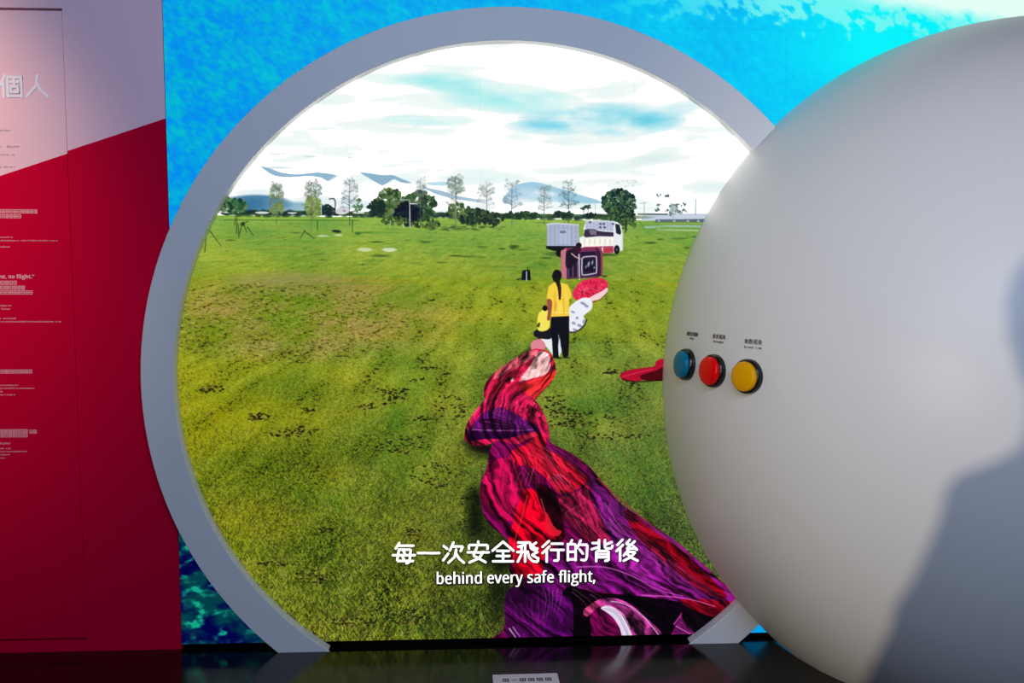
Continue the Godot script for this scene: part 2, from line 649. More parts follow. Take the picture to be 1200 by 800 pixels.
	for k in range(0, buf.size(), 3):
		var least := mini(buf[k], mini(buf[k + 1], buf[k + 2]))
		var up := smoothstep(242.0, 252.0, float(least)) if least > 242 else 0.0
		for q in 3:
			buf[k + q] = int(lerpf(lut[buf[k + q]], 255.0, up))
	return Image.create_from_data(IMG_W, IMG_H, false, Image.FORMAT_RGB8, buf)

func film_sky() -> void:
	var cy := rgb(148, 232, 234)
	var cz := rgb(106, 208, 232)
	for q in [[535, 98, 74, 13, 0.1, 0.7], [600, 118, 90, 16, 0.05, 0.6], [500, 140, 60, 8, 0.0, 0.5], [455, 92, 40, 8, 0.05, 0.35], [640, 112, 60, 10, 0.2, 0.45]]:
		blob(q[0], q[1], q[2], q[3], cy, q[5] * 1.25, q[4], 0.7, 3.0)
	for q in [[690, 134, 86, 15, -0.05, 0.85], [645, 148, 56, 10, 0.0, 0.75], [745, 146, 62, 14, -0.12, 0.85], [780, 132, 50, 10, -0.3, 0.4]]:
		blob(q[0], q[1], q[2], q[3], cz, q[5] * 1.05, q[4], 0.7, 2.0)
	for q in [[430, 150, 70, 10, 0.0, 0.2], [700, 165, 90, 6, -0.05, 0.2], [620, 182, 80, 7, 0.0, 0.2], [780, 178, 50, 10, -0.3, 0.22], [740, 190, 90, 8, -0.1, 0.3], [660, 200, 60, 6, 0.0, 0.25], [700, 215, 80, 9, -0.05, 0.3], [820, 215, 40, 14, 0.0, 0.25]]:
		blob(q[0], q[1], q[2], q[3], rgb(190, 226, 228), q[5], q[4], 0.8, 3.0)
	# far mountains between the clouds
	var mt := rgb(128, 172, 198)
	poly("306,195 316,197 330,202 346,204 360,203 374,202 394,205 392,209 384,212 376,208 362,206 346,207 330,207 318,204", mt, 0.85)
	poly("422,202 434,203 448,205 460,205 470,209 482,214 472,214 462,210 456,213 448,217 440,213 430,207", mt, 0.9)
	poly("494,218 506,221 520,224 534,229 552,232 574,236 560,237 540,234 524,231 508,226", rgb(136, 170, 196), 0.75)
	poly("500,214 516,213 530,214 522,217 506,217", rgb(176, 212, 230), 0.8)
	for q in [[322, 180, 8, 1.2], [332, 179.5, 5, 1], [362, 183, 9, 1.4], [410, 184, 4, 0.9], [327, 196, 18, 1.6]]:
		blob(q[0], q[1], q[2], q[3], rgb(190, 212, 220), 0.7)
	# heaped clouds over the plain
	for q in [[290, 212, 26, 15], [318, 222, 22, 14], [352, 220, 26, 12], [380, 224, 22, 12], [402, 220, 20, 17], [428, 228, 20, 15], [452, 226, 16, 9], [478, 224, 20, 8], [590, 240, 30, 10], [544, 242, 26, 7]]:
		blob(q[0], q[1], q[2], q[3], rgb(251, 252, 253), 0.85, 0.0, 0.0, 1.0, 2.2)
	for q in [[300, 226, 30, 6], [370, 236, 40, 8], [420, 240, 30, 7]]:
		blob(q[0], q[1], q[2], q[3], rgb(214, 232, 242), 0.6, 0.0, 0.2)
	blob(300, 238, 44, 11, rgb(60, 118, 158), 0.95, 0.0, 0.15, 1.0, 2.4)
	blob(345, 244, 40, 9, rgb(90, 146, 176), 0.7, 0.0, 0.2, 1.0, 1.6)
	poly("590,238 598,222 606,216 624,213 640,216 650,219 664,223 682,229 700,234 700,238 640,236", rgb(128, 184, 214), 0.7)
	for q in [[612, 236, 26, 7], [650, 238, 30, 6], [640, 226, 16, 4]]:
		blob(q[0], q[1], q[2], q[3], rgb(244, 250, 252), 0.8, 0.1, 0.4)
	blob(628, 228, 40, 8, rgb(226, 242, 248), 0.6, 0.2, 0.7)
	blob(672, 234, 30, 6, rgb(160, 208, 226), 0.6, 0.1, 0.4)
	blob(560, 240, 40, 9, rgb(236, 246, 250), 0.7, 0.0, 0.4)

func film_horizon() -> void:
	var dk := [rgb(26, 48, 40), rgb(36, 62, 38), rgb(22, 36, 44), rgb(58, 84, 44)]
	# the far hedge and its buildings
	line("262,249 450,250.5 720,254", 5.0, 5.0, rgb(58, 92, 58), 0.85)
	for i in 210:
		var x := rng.randf_range(262, 720)
		blob(x, rng.randf_range(246, 251.5) + (x - 250) * 0.012, rng.randf_range(3, 7), rng.randf_range(1.6, 3.6), dk[rng.randi() % 4], 0.8)
	for q in [[270, 247, 16, 2.4], [307, 248.6, 9, 1.5], [400, 247, 9, 4], [420, 248.6, 8, 1.6], [342, 249, 6, 1]]:
		blob(q[0], q[1], q[2], q[3], rgb(236, 238, 236), 0.9, 0.0, 0.0, 1.0, 3.0)
	poly("394,249 395,244 402,241.5 408,244 409,249", rgb(206, 206, 214), 0.9, false)
	blob(403, 246.5, 2.4, 1.2, rgb(150, 70, 90), 0.8)
	poly("752,254 756,250 842,250 858,254 858,258.6 752,258.6", rgb(196, 206, 222), 0.95, false)
	poly("768,257 852,256 852,260 768,260.5", rgb(70, 84, 110), 0.85, false)
	for x in [772, 790, 806, 818, 832, 846]:
		blob(x, 258.5, 2.2, 1.4, rgb(214, 224, 232), 0.8)
	for i in 16:
		blob(748 + i * 2.2, 250.5, 2.2, 1.3, dk[i % 3], 0.7)
	blob(722, 254, 50, 3, rgb(60, 88, 48), 0.8)
	# field edge lines
	line("262,255 450,256 640,258", 1.4, 1.2, rgb(150, 190, 60), 0.8)
	line("262,257.5 420,258", 0.9, 0.8, rgb(50, 84, 34), 0.7)
	line("755,266 800,264.5 830,266", 2.4, 3.0, rgb(170, 198, 214), 0.75)
	line("770,269 826,270", 1.6, 1.6, rgb(214, 214, 204), 0.6)
	# left bushes and trees
	leaves(272, 240, 16, 9, 110, 3.0, [rgb(40, 84, 50), rgb(60, 110, 66), rgb(26, 56, 40), rgb(96, 130, 80)])
	leaves(324, 232, 9, 16, 90, 2.2, [rgb(104, 134, 130), rgb(84, 120, 110), rgb(140, 160, 110)], 0.6)
	leaves(324, 244, 9, 7, 60, 2.2, [rgb(130, 150, 80), rgb(110, 140, 84)], 0.7)
	leaves(367, 222, 11, 9, 70, 1.7, [rgb(96, 130, 130), rgb(126, 150, 140)], 0.55)
	leaves(367, 242, 10, 13, 130, 2.2, [rgb(138, 158, 66), rgb(104, 140, 70), rgb(160, 170, 90)], 0.7)
	sapling(324, 262, 214, 10, rgb(96, 110, 90), 0.6)
	sapling(365, 270, 213, 11, rgb(100, 110, 80), 0.6)
	sapling(410, 264, 210, 12, rgb(70, 88, 90), 0.75, rgb(110, 136, 140))
	leaves(419, 240, 5, 8, 40, 1.8, [rgb(80, 120, 70), rgb(60, 96, 60)], 0.7)
	leaves(383, 245, 7, 6, 60, 2.4, [rgb(22, 40, 50), rgb(34, 60, 52)], 0.9)
	line("376.5,251 376.5,240", 1.0, 1.0, rgb(220, 226, 226), 0.9)
	line("392.5,250 392.5,234 386,233", 1.2, 1.4, rgb(30, 30, 40), 0.9)
	# the clump with the lamp post
	leaves(456, 238, 18, 17, 260, 3.0, [rgb(58, 90, 48), rgb(92, 116, 66), rgb(40, 66, 40), rgb(110, 130, 84)])
	leaves(492, 240, 18, 16, 240, 3.0, [rgb(54, 86, 50), rgb(84, 108, 66), rgb(34, 58, 38)])
	leaves(441, 243, 10, 9, 90, 2.8, [rgb(24, 44, 40), rgb(34, 60, 40)])
	leaves(478, 250, 15, 13, 200, 2.8, [rgb(16, 22, 40), rgb(22, 34, 38), rgb(12, 18, 30)])
	leaves(462, 258, 16, 5, 70, 2.0, [rgb(50, 80, 40), rgb(90, 110, 60)])
	leaves(500, 262, 16, 6, 70, 2.0, [rgb(48, 72, 34), rgb(80, 104, 56), rgb(28, 40, 26)])
	line("480.5,266 480,236", 1.3, 1.1, rgb(206, 212, 218), 0.95)
	line("468,234 480,234", 1.0, 1.0, rgb(190, 200, 206), 0.8)
	line("481,238.5 489,238.5", 1.3, 1.3, rgb(236, 240, 240), 0.95)
	line("457.5,268 457.5,258", 1.2, 1.0, rgb(180, 190, 160), 0.8)
	line("473,267 472.5,259", 1.2, 1.0, rgb(190, 196, 180), 0.8)
	sapling(493, 262, 209, 8, rgb(110, 124, 128), 0.55)
	sapling(534, 266, 207, 13, rgb(60, 68, 60), 0.85, rgb(130, 148, 140))
	leaves(533, 215, 9, 9, 90, 1.7, [rgb(132, 150, 144), rgb(108, 126, 118), rgb(150, 164, 150)], 0.5)
	sapling(570, 262, 212, 12, rgb(96, 110, 112), 0.65, rgb(140, 160, 164))
	sapling(600, 262, 214, 12, rgb(90, 104, 112), 0.7, rgb(130, 150, 166))
	sapling(638, 262, 218, 10, rgb(84, 100, 100), 0.7, rgb(130, 152, 150))
	sapling(666, 262, 214, 11, rgb(60, 80, 84), 0.75, rgb(96, 126, 130))
	leaves(556, 254, 20, 9, 180, 2.8, [rgb(24, 40, 42), rgb(34, 56, 36), rgb(70, 94, 50)])
	leaves(578, 256, 12, 7, 80, 2.4, [rgb(30, 46, 36), rgb(56, 76, 44)])
	leaves(537, 246, 14, 8, 90, 2.2, [rgb(104, 124, 72), rgb(60, 84, 50)])
	line("586,267 587,256", 1.3, 1.0, rgb(150, 160, 110), 0.8)
	line("534,268 534,240", 1.3, 1.0, rgb(150, 150, 120), 0.8)
	for i in 60:
		blob(rng.randf_range(500, 590), rng.randf_range(264, 270), 4, 1.2, dk[rng.randi() % 4], 0.35)
	# the round tree beside the truck
	leaves(725, 237, 20, 16, 420, 2.4, [rgb(34, 66, 52), rgb(50, 86, 60), rgb(24, 48, 44), rgb(84, 116, 80), rgb(16, 34, 34)])
	leaves(728, 252, 17, 11, 190, 2.2, [rgb(30, 58, 44), rgb(52, 84, 52), rgb(90, 118, 70), rgb(18, 36, 30)])
	leaves(735, 262, 10, 7, 60, 1.8, [rgb(58, 88, 46), rgb(88, 112, 64)])
	line("733,272 734,258", 1.6, 1.4, rgb(30, 36, 26), 0.8)
	line("756,268 750,260", 1.0, 0.8, rgb(80, 96, 60), 0.7)
	leaves(735, 214, 14, 5, 24, 1.4, [rgb(206, 220, 226), rgb(190, 208, 214)], 0.5)
	line("755,250 755,237", 1.0, 0.8, rgb(150, 164, 170), 0.8)
	line("750,238 758,237", 0.8, 0.8, rgb(150, 164, 170), 0.7)
	line("697.5,252 697.5,236", 0.9, 0.8, rgb(170, 184, 190), 0.8)
	line("815,251 815.5,233", 1.6, 1.4, rgb(150, 170, 184), 0.85)
	# thin tree of loose leaf clumps
	for q in [[772, 228, 3.4, 2], [782, 229, 2.4, 2], [772, 239, 2, 1.6], [770, 245, 2.2, 1.6], [787, 239, 5, 3], [795, 240, 4, 3], [801, 239, 3, 2.4], [802, 246, 3, 2], [793, 247, 4, 2], [781, 246, 2, 1.6], [786, 250, 3, 2], [797, 248, 2.4, 1.6]]:
		leaves(q[0], q[1], q[2], q[3], 9, 1.3, [rgb(84, 112, 112), rgb(110, 140, 130), rgb(60, 84, 92)], 0.8)
	sapling(789, 258, 240, 5, rgb(140, 160, 156), 0.5)
	# palms by the hedge
	for q in [[684, 243], [689, 242]]:
		line("%f,%f %f,%f" % [q[0], q[1], q[0], q[1] + 10], 0.9, 0.9, rgb(40, 60, 56), 0.8)
		leaves(q[0], q[1], 4, 2, 12, 1.5, [rgb(36, 58, 56)], 0.8)
	leaves(692, 252, 6, 3, 24, 2.0, [rgb(26, 44, 44)], 0.9)
	leaves(660, 251, 12, 4, 60, 2.2, [rgb(40, 62, 44), rgb(26, 44, 40)])
	leaves(612, 252, 22, 4, 80, 2.4, [rgb(30, 56, 36), rgb(56, 84, 48)])

func film_field() -> void:
	# stakes at the left, odd things lying in the grass
	for s in ["275,263 276,253", "277,273 278,252", "280,278 279,262", "285,260 289,272", "284,262 280,276", "284,262 291,259", "290,266 297,276", "240,295 242,271", "245,269 259,288", "357,270 352,279", "357,271 368,279", "413,258 413,272", "372,258 372,270"]:
		line(s, 1.3, 0.9, rgb(50, 62, 26), 0.75)
	blob(284, 262, 3.4, 2.6, rgb(26, 34, 30), 0.85)
	blob(394, 270.5, 6, 2, rgb(24, 40, 42), 0.9, 0.1, 0.0, 1.0, 2.5)
	blob(419, 273, 4.4, 2.4, rgb(30, 78, 40), 0.85)
	line("422,272.5 436,272", 1.2, 1.0, rgb(50, 70, 40), 0.7)
	for q in [[427, 292, 10, 2.7], [456, 292, 10, 2.9], [396, 275, 6, 1.2], [378, 276, 8, 1.2]]:
		blob(q[0], q[1], q[2], q[3], rgb(226, 232, 214), 0.85, 0.0, 0.2, 1.0, 1.6)
	for q in [[444, 299, 14, 2.2], [440, 283, 12, 1.3], [478, 281, 6, 1.3], [498, 283, 8, 1.4], [564, 289, 8, 1.7], [602, 290, 7, 1.8], [588, 291, 6, 1.2], [612, 292, 8, 1.2], [548, 300, 16, 1.3], [532, 299, 9, 1.2], [517, 307, 8, 1.3], [563, 288, 5, 1], [330, 278, 6, 1.2], [270, 281, 8, 1.2], [345, 272, 8, 1.2], [378, 304, 6, 1.2], [372, 297, 10, 1],
			[603, 288, 8, 2], [565, 301, 6, 1], [762, 284, 9, 2], [774, 280, 6, 1.6], [795, 279, 13, 1.7], [815, 277, 9, 1.2], [804, 290, 5, 2], [640, 302, 8, 1.4]]:
		blob(q[0], q[1], q[2], q[3], rgb(44, 74, 26), 0.75, 0.0, 0.5)
	for i in 260:
		var y := rng.randf_range(258, 335)
		blob(rng.randf_range(240, 830), y, rng.randf_range(6, 26), rng.randf_range(0.8, 1.8), [rgb(84, 150, 50), rgb(158, 184, 70), rgb(78, 132, 44), rgb(160, 164, 60)][rng.randi() % 4], 0.36)
	blob(330, 326, 80, 10, rgb(164, 148, 116), 0.5, 0.0, 0.5, 3.0)
	blob(380, 336, 110, 14, rgb(150, 130, 86), 0.4, 0.0, 0.5, 3.0)
	for q in [[470, 470, 40, 60], [380, 590, 60, 40], [690, 470, 60, 40], [480, 540, 50, 40], [750, 560, 50, 60]]:
		blob(q[0], q[1], q[2], q[3], rgb(70, 134, 30), 0.28, 0.4, 0.7)
	for q in [[250, 500, 60, 40], [270, 630, 50, 50], [300, 480, 90, 26]]:
		blob(q[0], q[1], q[2], q[3], rgb(170, 160, 0), 0.25, 0.2, 0.6)
	# grass blades, longer towards the front
	var d_ := [rgb(20, 24, 8), rgb(34, 44, 10), rgb(60, 58, 24)]
	var l_ := [rgb(176, 182, 40), rgb(150, 176, 30), rgb(196, 190, 70), rgb(120, 160, 34), rgb(160, 150, 90)]
	for i in 36000:
		var t := pow(rng.randf(), 0.62)
		var y := lerpf(318, 756, t)
		var x := rng.randf_range(205, 850)
		var l := 1.6 + 5.2 * t * rng.randf_range(0.5, 1.3)
		var lean := rng.randf_range(-0.8, 0.8)
		if Vector2(x - 589, y - 431).length() > 396.0:
			continue
		var right := x > 500.0
		var c: Color = d_[rng.randi() % 3] if rng.randf() < (0.56 if right else 0.46) else l_[rng.randi() % 5]
		if right and c.g > 0.4:
			c = c.darkened(0.14)
		stroke(PackedVector2Array([Vector2(x, y), Vector2(x + lean * l, y - l * 0.8)]), 0.6 + 0.6 * t, 0.4, c, 0.22 + 0.42 * t)
	# rough brown clods on the left
	for i in 700:
		var a := rng.randf() * TAU
		var r := sqrt(rng.randf())
		var x := 330 + cos(a) * r * 150
		var y := 378 + sin(a) * r * 48
		var l := rng.randf_range(1, 3.4)
		line("%f,%f %f,%f" % [x, y, x + l * 1.4, y + rng.randf_range(-1, 1)], 1.3, 0.6, [rgb(52, 44, 14), rgb(88, 72, 30), rgb(196, 180, 90), rgb(40, 36, 16)][rng.randi() % 4], 0.62)
	# divots
	clods(247, 455, 14, 5, 40)
	clods(302, 488, 14, 5, 46)
	clods(340, 507, 26, 5, 46)
	clods(352, 503, 20, 4, 22)
	clods(358, 480, 10, 3, 12)
	clods(448, 471, 30, 5, 60, -0.2)
	clods(460, 458, 22, 6, 46)
	clods(490, 444, 10, 2, 12, -0.2)
	clods(492, 490, 12, 3, 18)
	clods(475, 520, 30, 12, 60)
	clods(380, 620, 10, 3, 16)
	clods(370, 675, 26, 8, 60)
	clods(410, 728, 30, 5, 60)
	clods(478, 722, 26, 9, 70)
	clods(480, 622, 12, 5, 24)
	clods(320, 660, 20, 3, 22)
	clods(550, 600, 12, 30, 40)
	clods(662, 490, 20, 14, 60)
	clods(650, 470, 12, 14, 40)
	clods(720, 510, 40, 4, 44)
	clods(690, 490, 44, 12, 50)
	clods(715, 435, 12, 3, 20)
	clods(755, 392, 8, 2, 12)
	clods(500, 430, 12, 3, 12)
	clods(525, 480, 20, 20, 60)
	clods(510, 555, 30, 16, 60)

func clods(x: float, y: float, rx: float, ry: float, n: int, rot := 0.0) -> void:
	var c := [rgb(20, 18, 6), rgb(48, 30, 14), rgb(26, 30, 8), rgb(10, 14, 4), rgb(150, 140, 60)]
	for i in n:
		var a := rng.randf() * TAU
		var r := sqrt(rng.randf())
		var dx := cos(a) * r * rx
		var p := Vector2(x + dx, y + sin(a) * r * ry + dx * rot)
		blob(p.x, p.y, rng.randf_range(1.2, 3.2), rng.randf_range(0.6, 1.4), c[rng.randi() % 5], 0.75, rng.randf_range(-0.6, 0.6), 0.0, 1.0, 2.0)

func film_balloon() -> void:
	# the shadow on the grass along the left edge of the cloth
	for q in [[566, 528, 26, 12], [560, 620, 20, 30], [588, 640, 22, 40], [585, 700, 20, 40], [556, 590, 16, 30], [600, 440, 40, 6], [560, 518, 24, 10], [580, 655, 24, 16]]:
		blob(q[0], q[1], q[2], q[3], rgb(6, 14, 4), 0.8, 0.0, 0.25)
	blob(618, 412, 22, 5, rgb(20, 26, 8), 0.6, -0.5)
	# the far end of the envelope: crumpled red mouth, pale edge, white skirt
	poly("671,345 675,336 682,329 694,326 705,326 712,331 711,340 704,347 692,352 678,353", rgb(226, 40, 78))
	for i in 46:
		var x := rng.randf_range(676, 708)
		var y := rng.randf_range(329, 347)
		var a := rng.randf() * 3.0
		stroke(PackedVector2Array([Vector2(x, y), Vector2(x + cos(a) * 4, y + sin(a) * 3)]), 1.4, 0.6, [rgb(150, 12, 40), rgb(255, 110, 140), rgb(120, 10, 36), rgb(244, 70, 100)][i % 4], 0.8)
	poly("711,337 712,341 703,350 694,353 686,352 695,346 705,341", rgb(246, 206, 214))
	line("694,353 704,350 712,342", 1.0, 0.8, rgb(120, 30, 40), 0.6)
	poly("666,364 672,355 682,349 690,349 694,354 693,362 684,370 686,376 678,386 668,388", rgb(236, 238, 246))
	for q in [[683, 355, 4, 2], [687, 358, 3, 2], [671, 365, 3, 1.5], [676, 372, 2, 2], [672, 378, 3, 2], [679, 381, 4, 2], [684, 376, 2, 3], [674, 386, 4, 1.6]]:
		blob(q[0], q[1], q[2], q[3], rgb(120, 120, 160), 0.7, 0.4, 0.0, 1.0, 2.0)
	line("668,389 676,388 684,382 688,374", 1.8, 1.6, rgb(30, 34, 50), 0.85)
	poly("634,396 645,393 655,396 658,410 652,420 645,412", rgb(232, 238, 240))
	line("655,398 657,412", 2.2, 2.2, rgb(210, 236, 242), 0.9)
	poly("622,404 625,399 632,397 638,401 639,408 632,411 624,411", rgb(226, 132, 152))
	cloth.resize(IMG_W * IMG_H)
	cloth.fill(0)
	marking = true
	# upper mound
	poly("625,409 634,409 644,413 650,424 651,436 645,448 634,460 622,472 608,468 598,463 582,464 568,466 568,452 574,442 588,430 606,418", rgb(200, 24, 66))
	poly("634,411 643,415 645,428 640,438 624,443 608,447 616,436 624,424 628,416", rgb(240, 190, 186))
	poly("610,450 632,442 651,432 648,444 636,456 624,468 616,460", rgb(246, 44, 48))
	poly("606,418 620,412 630,410 626,418 614,426 600,434 588,440 578,444 588,430", rgb(226, 96, 110))
	for q in [[600, 438, 16, 8], [606, 446, 8, 8], [590, 450, 14, 6]]:
		blob(q[0], q[1], q[2], q[3], rgb(168, 10, 44), 0.7, -0.4, 0.4)
	for i in 40:
		var x := rng.randf_range(586, 616)
		var y := rng.randf_range(424, 456)
		var a := rng.randf() * 3.0
		stroke(PackedVector2Array([Vector2(x, y), Vector2(x + cos(a) * 5, y + sin(a) * 3)]), 1.6, 0.6, [rgb(120, 4, 34), rgb(240, 70, 96), rgb(226, 36, 72)][i % 3], 0.6)
	folds("634,411 622,428 606,446", "644,415 640,432 620,444", 9, rgb(255, 226, 220), rgb(214, 130, 140), 1.3, 0.7)
	folds("606,419 590,432 574,448", "598,440 588,448 572,462", 7, rgb(250, 110, 130), rgb(130, 6, 40), 1.4, 0.7)
	folds("650,430 632,442 612,450", "646,446 634,456 622,468", 6, rgb(255, 110, 100), rgb(170, 10, 30), 1.3, 0.6)
	blob(600, 444, 2.2, 3.6, rgb(250, 240, 236), 0.9, 0.3)
	blob(596, 446, 3.0, 5, rgb(60, 4, 20), 0.8, 0.2)
	line("625,410 606,420 588,432 574,444 568,456 568,464", 1.6, 1.2, rgb(232, 84, 106), 0.75)
	# middle mound with the purple hollow
	poly("570,466 582,461 596,458 610,459 624,466 634,478 641,494 644,512 640,524 624,528 604,522 582,518 562,523 546,517 545,504 552,488", rgb(188, 18, 70))
	poly("556,494 570,481 588,477 604,484 618,492 629,499 632,504 616,508 600,512 580,513 560,514 549,513 549,504", rgb(92, 12, 96))
	poly("551,506 572,500 594,504 606,510 590,514 570,514 551,516", rgb(38, 0, 46))
	poly("560,492 576,490 592,494 606,500 590,503 572,500", rgb(44, 2, 40))
	folds("570,482 596,490 630,503", "556,506 590,507 630,504", 14, rgb(146, 60, 160), rgb(24, 0, 40), 1.5, 0.75)
	folds("584,466 576,480 568,490", "606,464 600,476 590,482", 12, rgb(240, 90, 120), rgb(60, 0, 40), 1.5, 0.75)
	folds("600,462 624,474 640,510", "612,460 634,478 644,512", 8, rgb(236, 70, 104), rgb(140, 8, 46), 1.8, 0.7)
	line("570,468 556,484 548,502 547,514", 2.0, 1.4, rgb(230, 66, 110), 0.8)
	line("575,468 560,486 552,502", 1.2, 1.0, rgb(110, 4, 50), 0.8)
	line("553,503 580,504 606,504 630,503", 1.1, 0.8, rgb(196, 120, 190), 0.7)
	poly("612,512 624,506 634,506 638,514 632,524 618,528 604,524", rgb(240, 40, 76))
	for i in 26:
		var x := rng.randf_range(604, 636)
		var y := rng.randf_range(470, 490)
		var a := rng.randf() * 3.0
		stroke(PackedVector2Array([Vector2(x, y), Vector2(x + cos(a) * 4, y + sin(a) * 3)]), 1.5, 0.5, [rgb(250, 90, 120), rgb(140, 6, 44)][i % 2], 0.55)
	blob(572, 526, 26, 6, rgb(16, 0, 10), 0.75, 0.1)
	# the big spread of cloth towards the viewer
	poly("582,516 604,520 624,512 640,512 648,520 668,530 690,546 704,562 724,586 752,610 784,632 812,652 836,672 866,708 846,752 596,752 590,738 596,718 592,704 604,690 596,664 602,640 590,628 572,612 564,592 563,570 570,548 574,528", rgb(112, 4, 74))
	poly("574,544 590,536 604,540 611,560 616,578 610,600 600,610 584,606 568,592 565,568", rgb(172, 8, 70))
	poly("598,530 616,520 630,510 640,514 640,526 658,534 680,552 690,560 678,572 656,578 640,560 620,546 606,544", rgb(214, 16, 48))
	poly("612,578 622,572 632,580 640,600 644,614 656,620 648,640 640,672 608,676 600,656 596,634 603,606", rgb(232, 0, 34))
	poly("630,566 648,574 656,592 662,628 652,632 642,606 632,588", rgb(46, 0, 10))
	poly("655,584 680,574 690,564 692,582 706,610 718,634 692,636 676,622 662,606", rgb(166, 22, 72))
	poly("690,560 704,564 728,590 800,640 864,706 842,710 790,702 750,662 716,632 704,602", rgb(112, 18, 108))
	poly("732,596 764,620 810,655 852,698 822,692 772,652 742,622", rgb(120, 0, 18))
	poly("640,648 676,634 722,640 762,670 802,692 838,708 790,704 730,696 690,690 644,684", rgb(128, 14, 122))
	poly("596,690 640,680 664,698 656,724 646,752 598,752 592,732", rgb(82, 6, 86))
	poly("664,688 700,694 752,698 806,706 854,714 826,752 760,752 745,735 728,715 705,708 692,716 690,752 656,752 652,720", rgb(8, 0, 8))
	poly("650,700 668,700 672,724 668,752 640,752 642,720", rgb(74, 4, 84))
	poly("684,714 704,701 716,706 700,712 688,722", rgb(196, 60, 120))
	poly("700,706 712,700 732,704 754,720 778,748 740,750 736,732 722,716", rgb(184, 54, 144))
	poly("798,719 801,727 816,746 788,746 792,732", rgb(140, 22, 118))
	poly("798,702 866,706 846,722 822,718", rgb(150, 0, 24))
	poly("714,632 752,662 790,700 770,688 730,664", rgb(146, 30, 140))
	marking = false
	drape()
	# folds
	var pk := rgb(236, 90, 130)
	var pu := rgb(196, 96, 190)
	var dk := rgb(44, 0, 26)
	poly("704,712 712,709 722,714 730,722 737,735 742,749 731,749 726,735 719,724 711,717", rgb(226, 216, 236), 1.0)
	line("708,712 722,719 731,734 737,749", 1.2, 1.0, rgb(168, 146, 190), 0.8)
	line("706,711 720,712 731,721 738,735", 1.0, 0.8, rgb(255, 250, 255), 0.7)
	folds("606,540 620,556 628,574", "640,524 634,548 632,572", 10, rgb(250, 70, 96), rgb(120, 4, 30), 1.6, 0.7)
	folds("622,516 646,530 690,560", "612,534 640,552 676,574", 10, rgb(250, 80, 104), rgb(130, 2, 30), 1.5, 0.65)
	folds("626,520 640,540 656,566", "640,522 656,540 672,560", 9, rgb(232, 120, 140), rgb(110, 2, 40), 1.3, 0.7)
	folds("576,548 570,570 574,596", "606,544 612,570 604,602", 9, rgb(214, 40, 100), rgb(96, 0, 36), 1.8, 0.55)
	folds("596,604 602,590 612,574", "608,606 612,590 618,576", 4, rgb(220, 50, 90), rgb(80, 0, 24), 1.4, 0.6)
	folds("614,548 606,560 604,572", "626,548 622,562 620,574", 7, rgb(226, 110, 150), rgb(70, 0, 30), 1.4, 0.75)
	folds("642,556 652,570 662,586", "654,552 668,566 680,580", 9, rgb(222, 140, 190), rgb(50, 0, 40), 1.4, 0.75)
	folds("656,592 674,618 690,634", "690,568 696,600 716,634", 14, rgb(222, 84, 130), rgb(100, 2, 40), 1.5, 0.7)
	folds("662,600 680,590 692,584", "680,618 690,606 700,602", 6, rgb(232, 110, 146), rgb(110, 4, 46), 1.3, 0.7)
	folds("645,520 668,532 700,562", "644,526 664,540 692,564", 6, rgb(176, 70, 150), rgb(50, 0, 40), 1.3, 0.8)
	folds("694,566 730,596 790,640", "696,580 724,606 750,640", 10, rgb(190, 100, 190), rgb(60, 2, 70), 1.5, 0.6)
	folds("692,584 720,626 760,664", "704,580 736,626 776,664", 12, rgb(206, 140, 210), rgb(40, 0, 40), 1.2, 0.75)
	folds("714,606 760,646 856,702", "740,612 800,654 858,700", 10, rgb(200, 60, 130), rgb(40, 0, 30), 1.2, 0.7)
	folds("750,640 790,676 840,706", "770,640 820,680 860,704", 14, rgb(226, 84, 190), rgb(24, 0, 20), 1.3, 0.85)
	folds("644,650 690,644 740,662", "648,680 700,684 780,698", 9, rgb(160, 50, 156), rgb(70, 0, 76), 2.0, 0.5)
	line("676,664 708,664 740,674 770,690 800,698", 1.8, 1.0, rgb(206, 96, 190), 0.75)
	line("752,697 800,700 838,710", 1.8, 1.2, rgb(222, 90, 190), 0.8)
	line("700,560 728,586 764,616 810,652", 1.6, 1.2, rgb(176, 40, 60), 0.8)
	folds("602,700 606,724 612,750", "640,684 640,716 640,750", 12, rgb(140, 50, 150), rgb(30, 0, 40), 1.5, 0.6)
	folds("636,684 640,704 634,730", "660,690 656,708 650,730", 9, rgb(190, 110, 190), rgb(40, 0, 50), 1.2, 0.75)
	folds("660,686 684,704 690,716", "690,690 708,698 712,706", 8, rgb(214, 110, 170), rgb(50, 0, 46), 1.3, 0.8)
	folds("596,700 612,720 626,750", "606,696 626,722 640,750", 5, rgb(150, 60, 150), rgb(30, 0, 36), 1.2, 0.7)
	line("597,736 604,746", 1.4, 1.0, rgb(230, 220, 236), 0.8)
	line("601,734 609,745", 1.0, 0.8, rgb(230, 220, 236), 0.7)
	line("716,704 734,708 754,722 774,746", 1.4, 1.2, rgb(236, 180, 230), 0.85)
	folds("722,708 740,724 752,748", "736,708 758,728 772,748", 5, rgb(220, 90, 170), rgb(120, 20, 100), 1.6, 0.6)
	line("711,710 724,718 733,734 738,749", 1.0, 1.0, rgb(180, 160, 200), 0.8)
	line("790,731 799,718", 1.8, 1.0, rgb(206, 60, 160), 0.9)
	line("792,733 812,744", 1.2, 0.8, rgb(220, 120, 190), 0.9)
	line("618,580 612,604 603,634 602,656", 1.2, 1.0, rgb(255, 70, 90), 0.6)
	line("634,584 642,608 652,620", 1.2, 1.0, rgb(255, 90, 100), 0.6)
	line("566,552 563,572 566,592 578,606 598,614", 1.0, 1.0, rgb(90, 0, 30), 0.7)
	poly("640,600 650,618 658,622 652,628 640,622", rgb(232, 24, 50), 0.9)
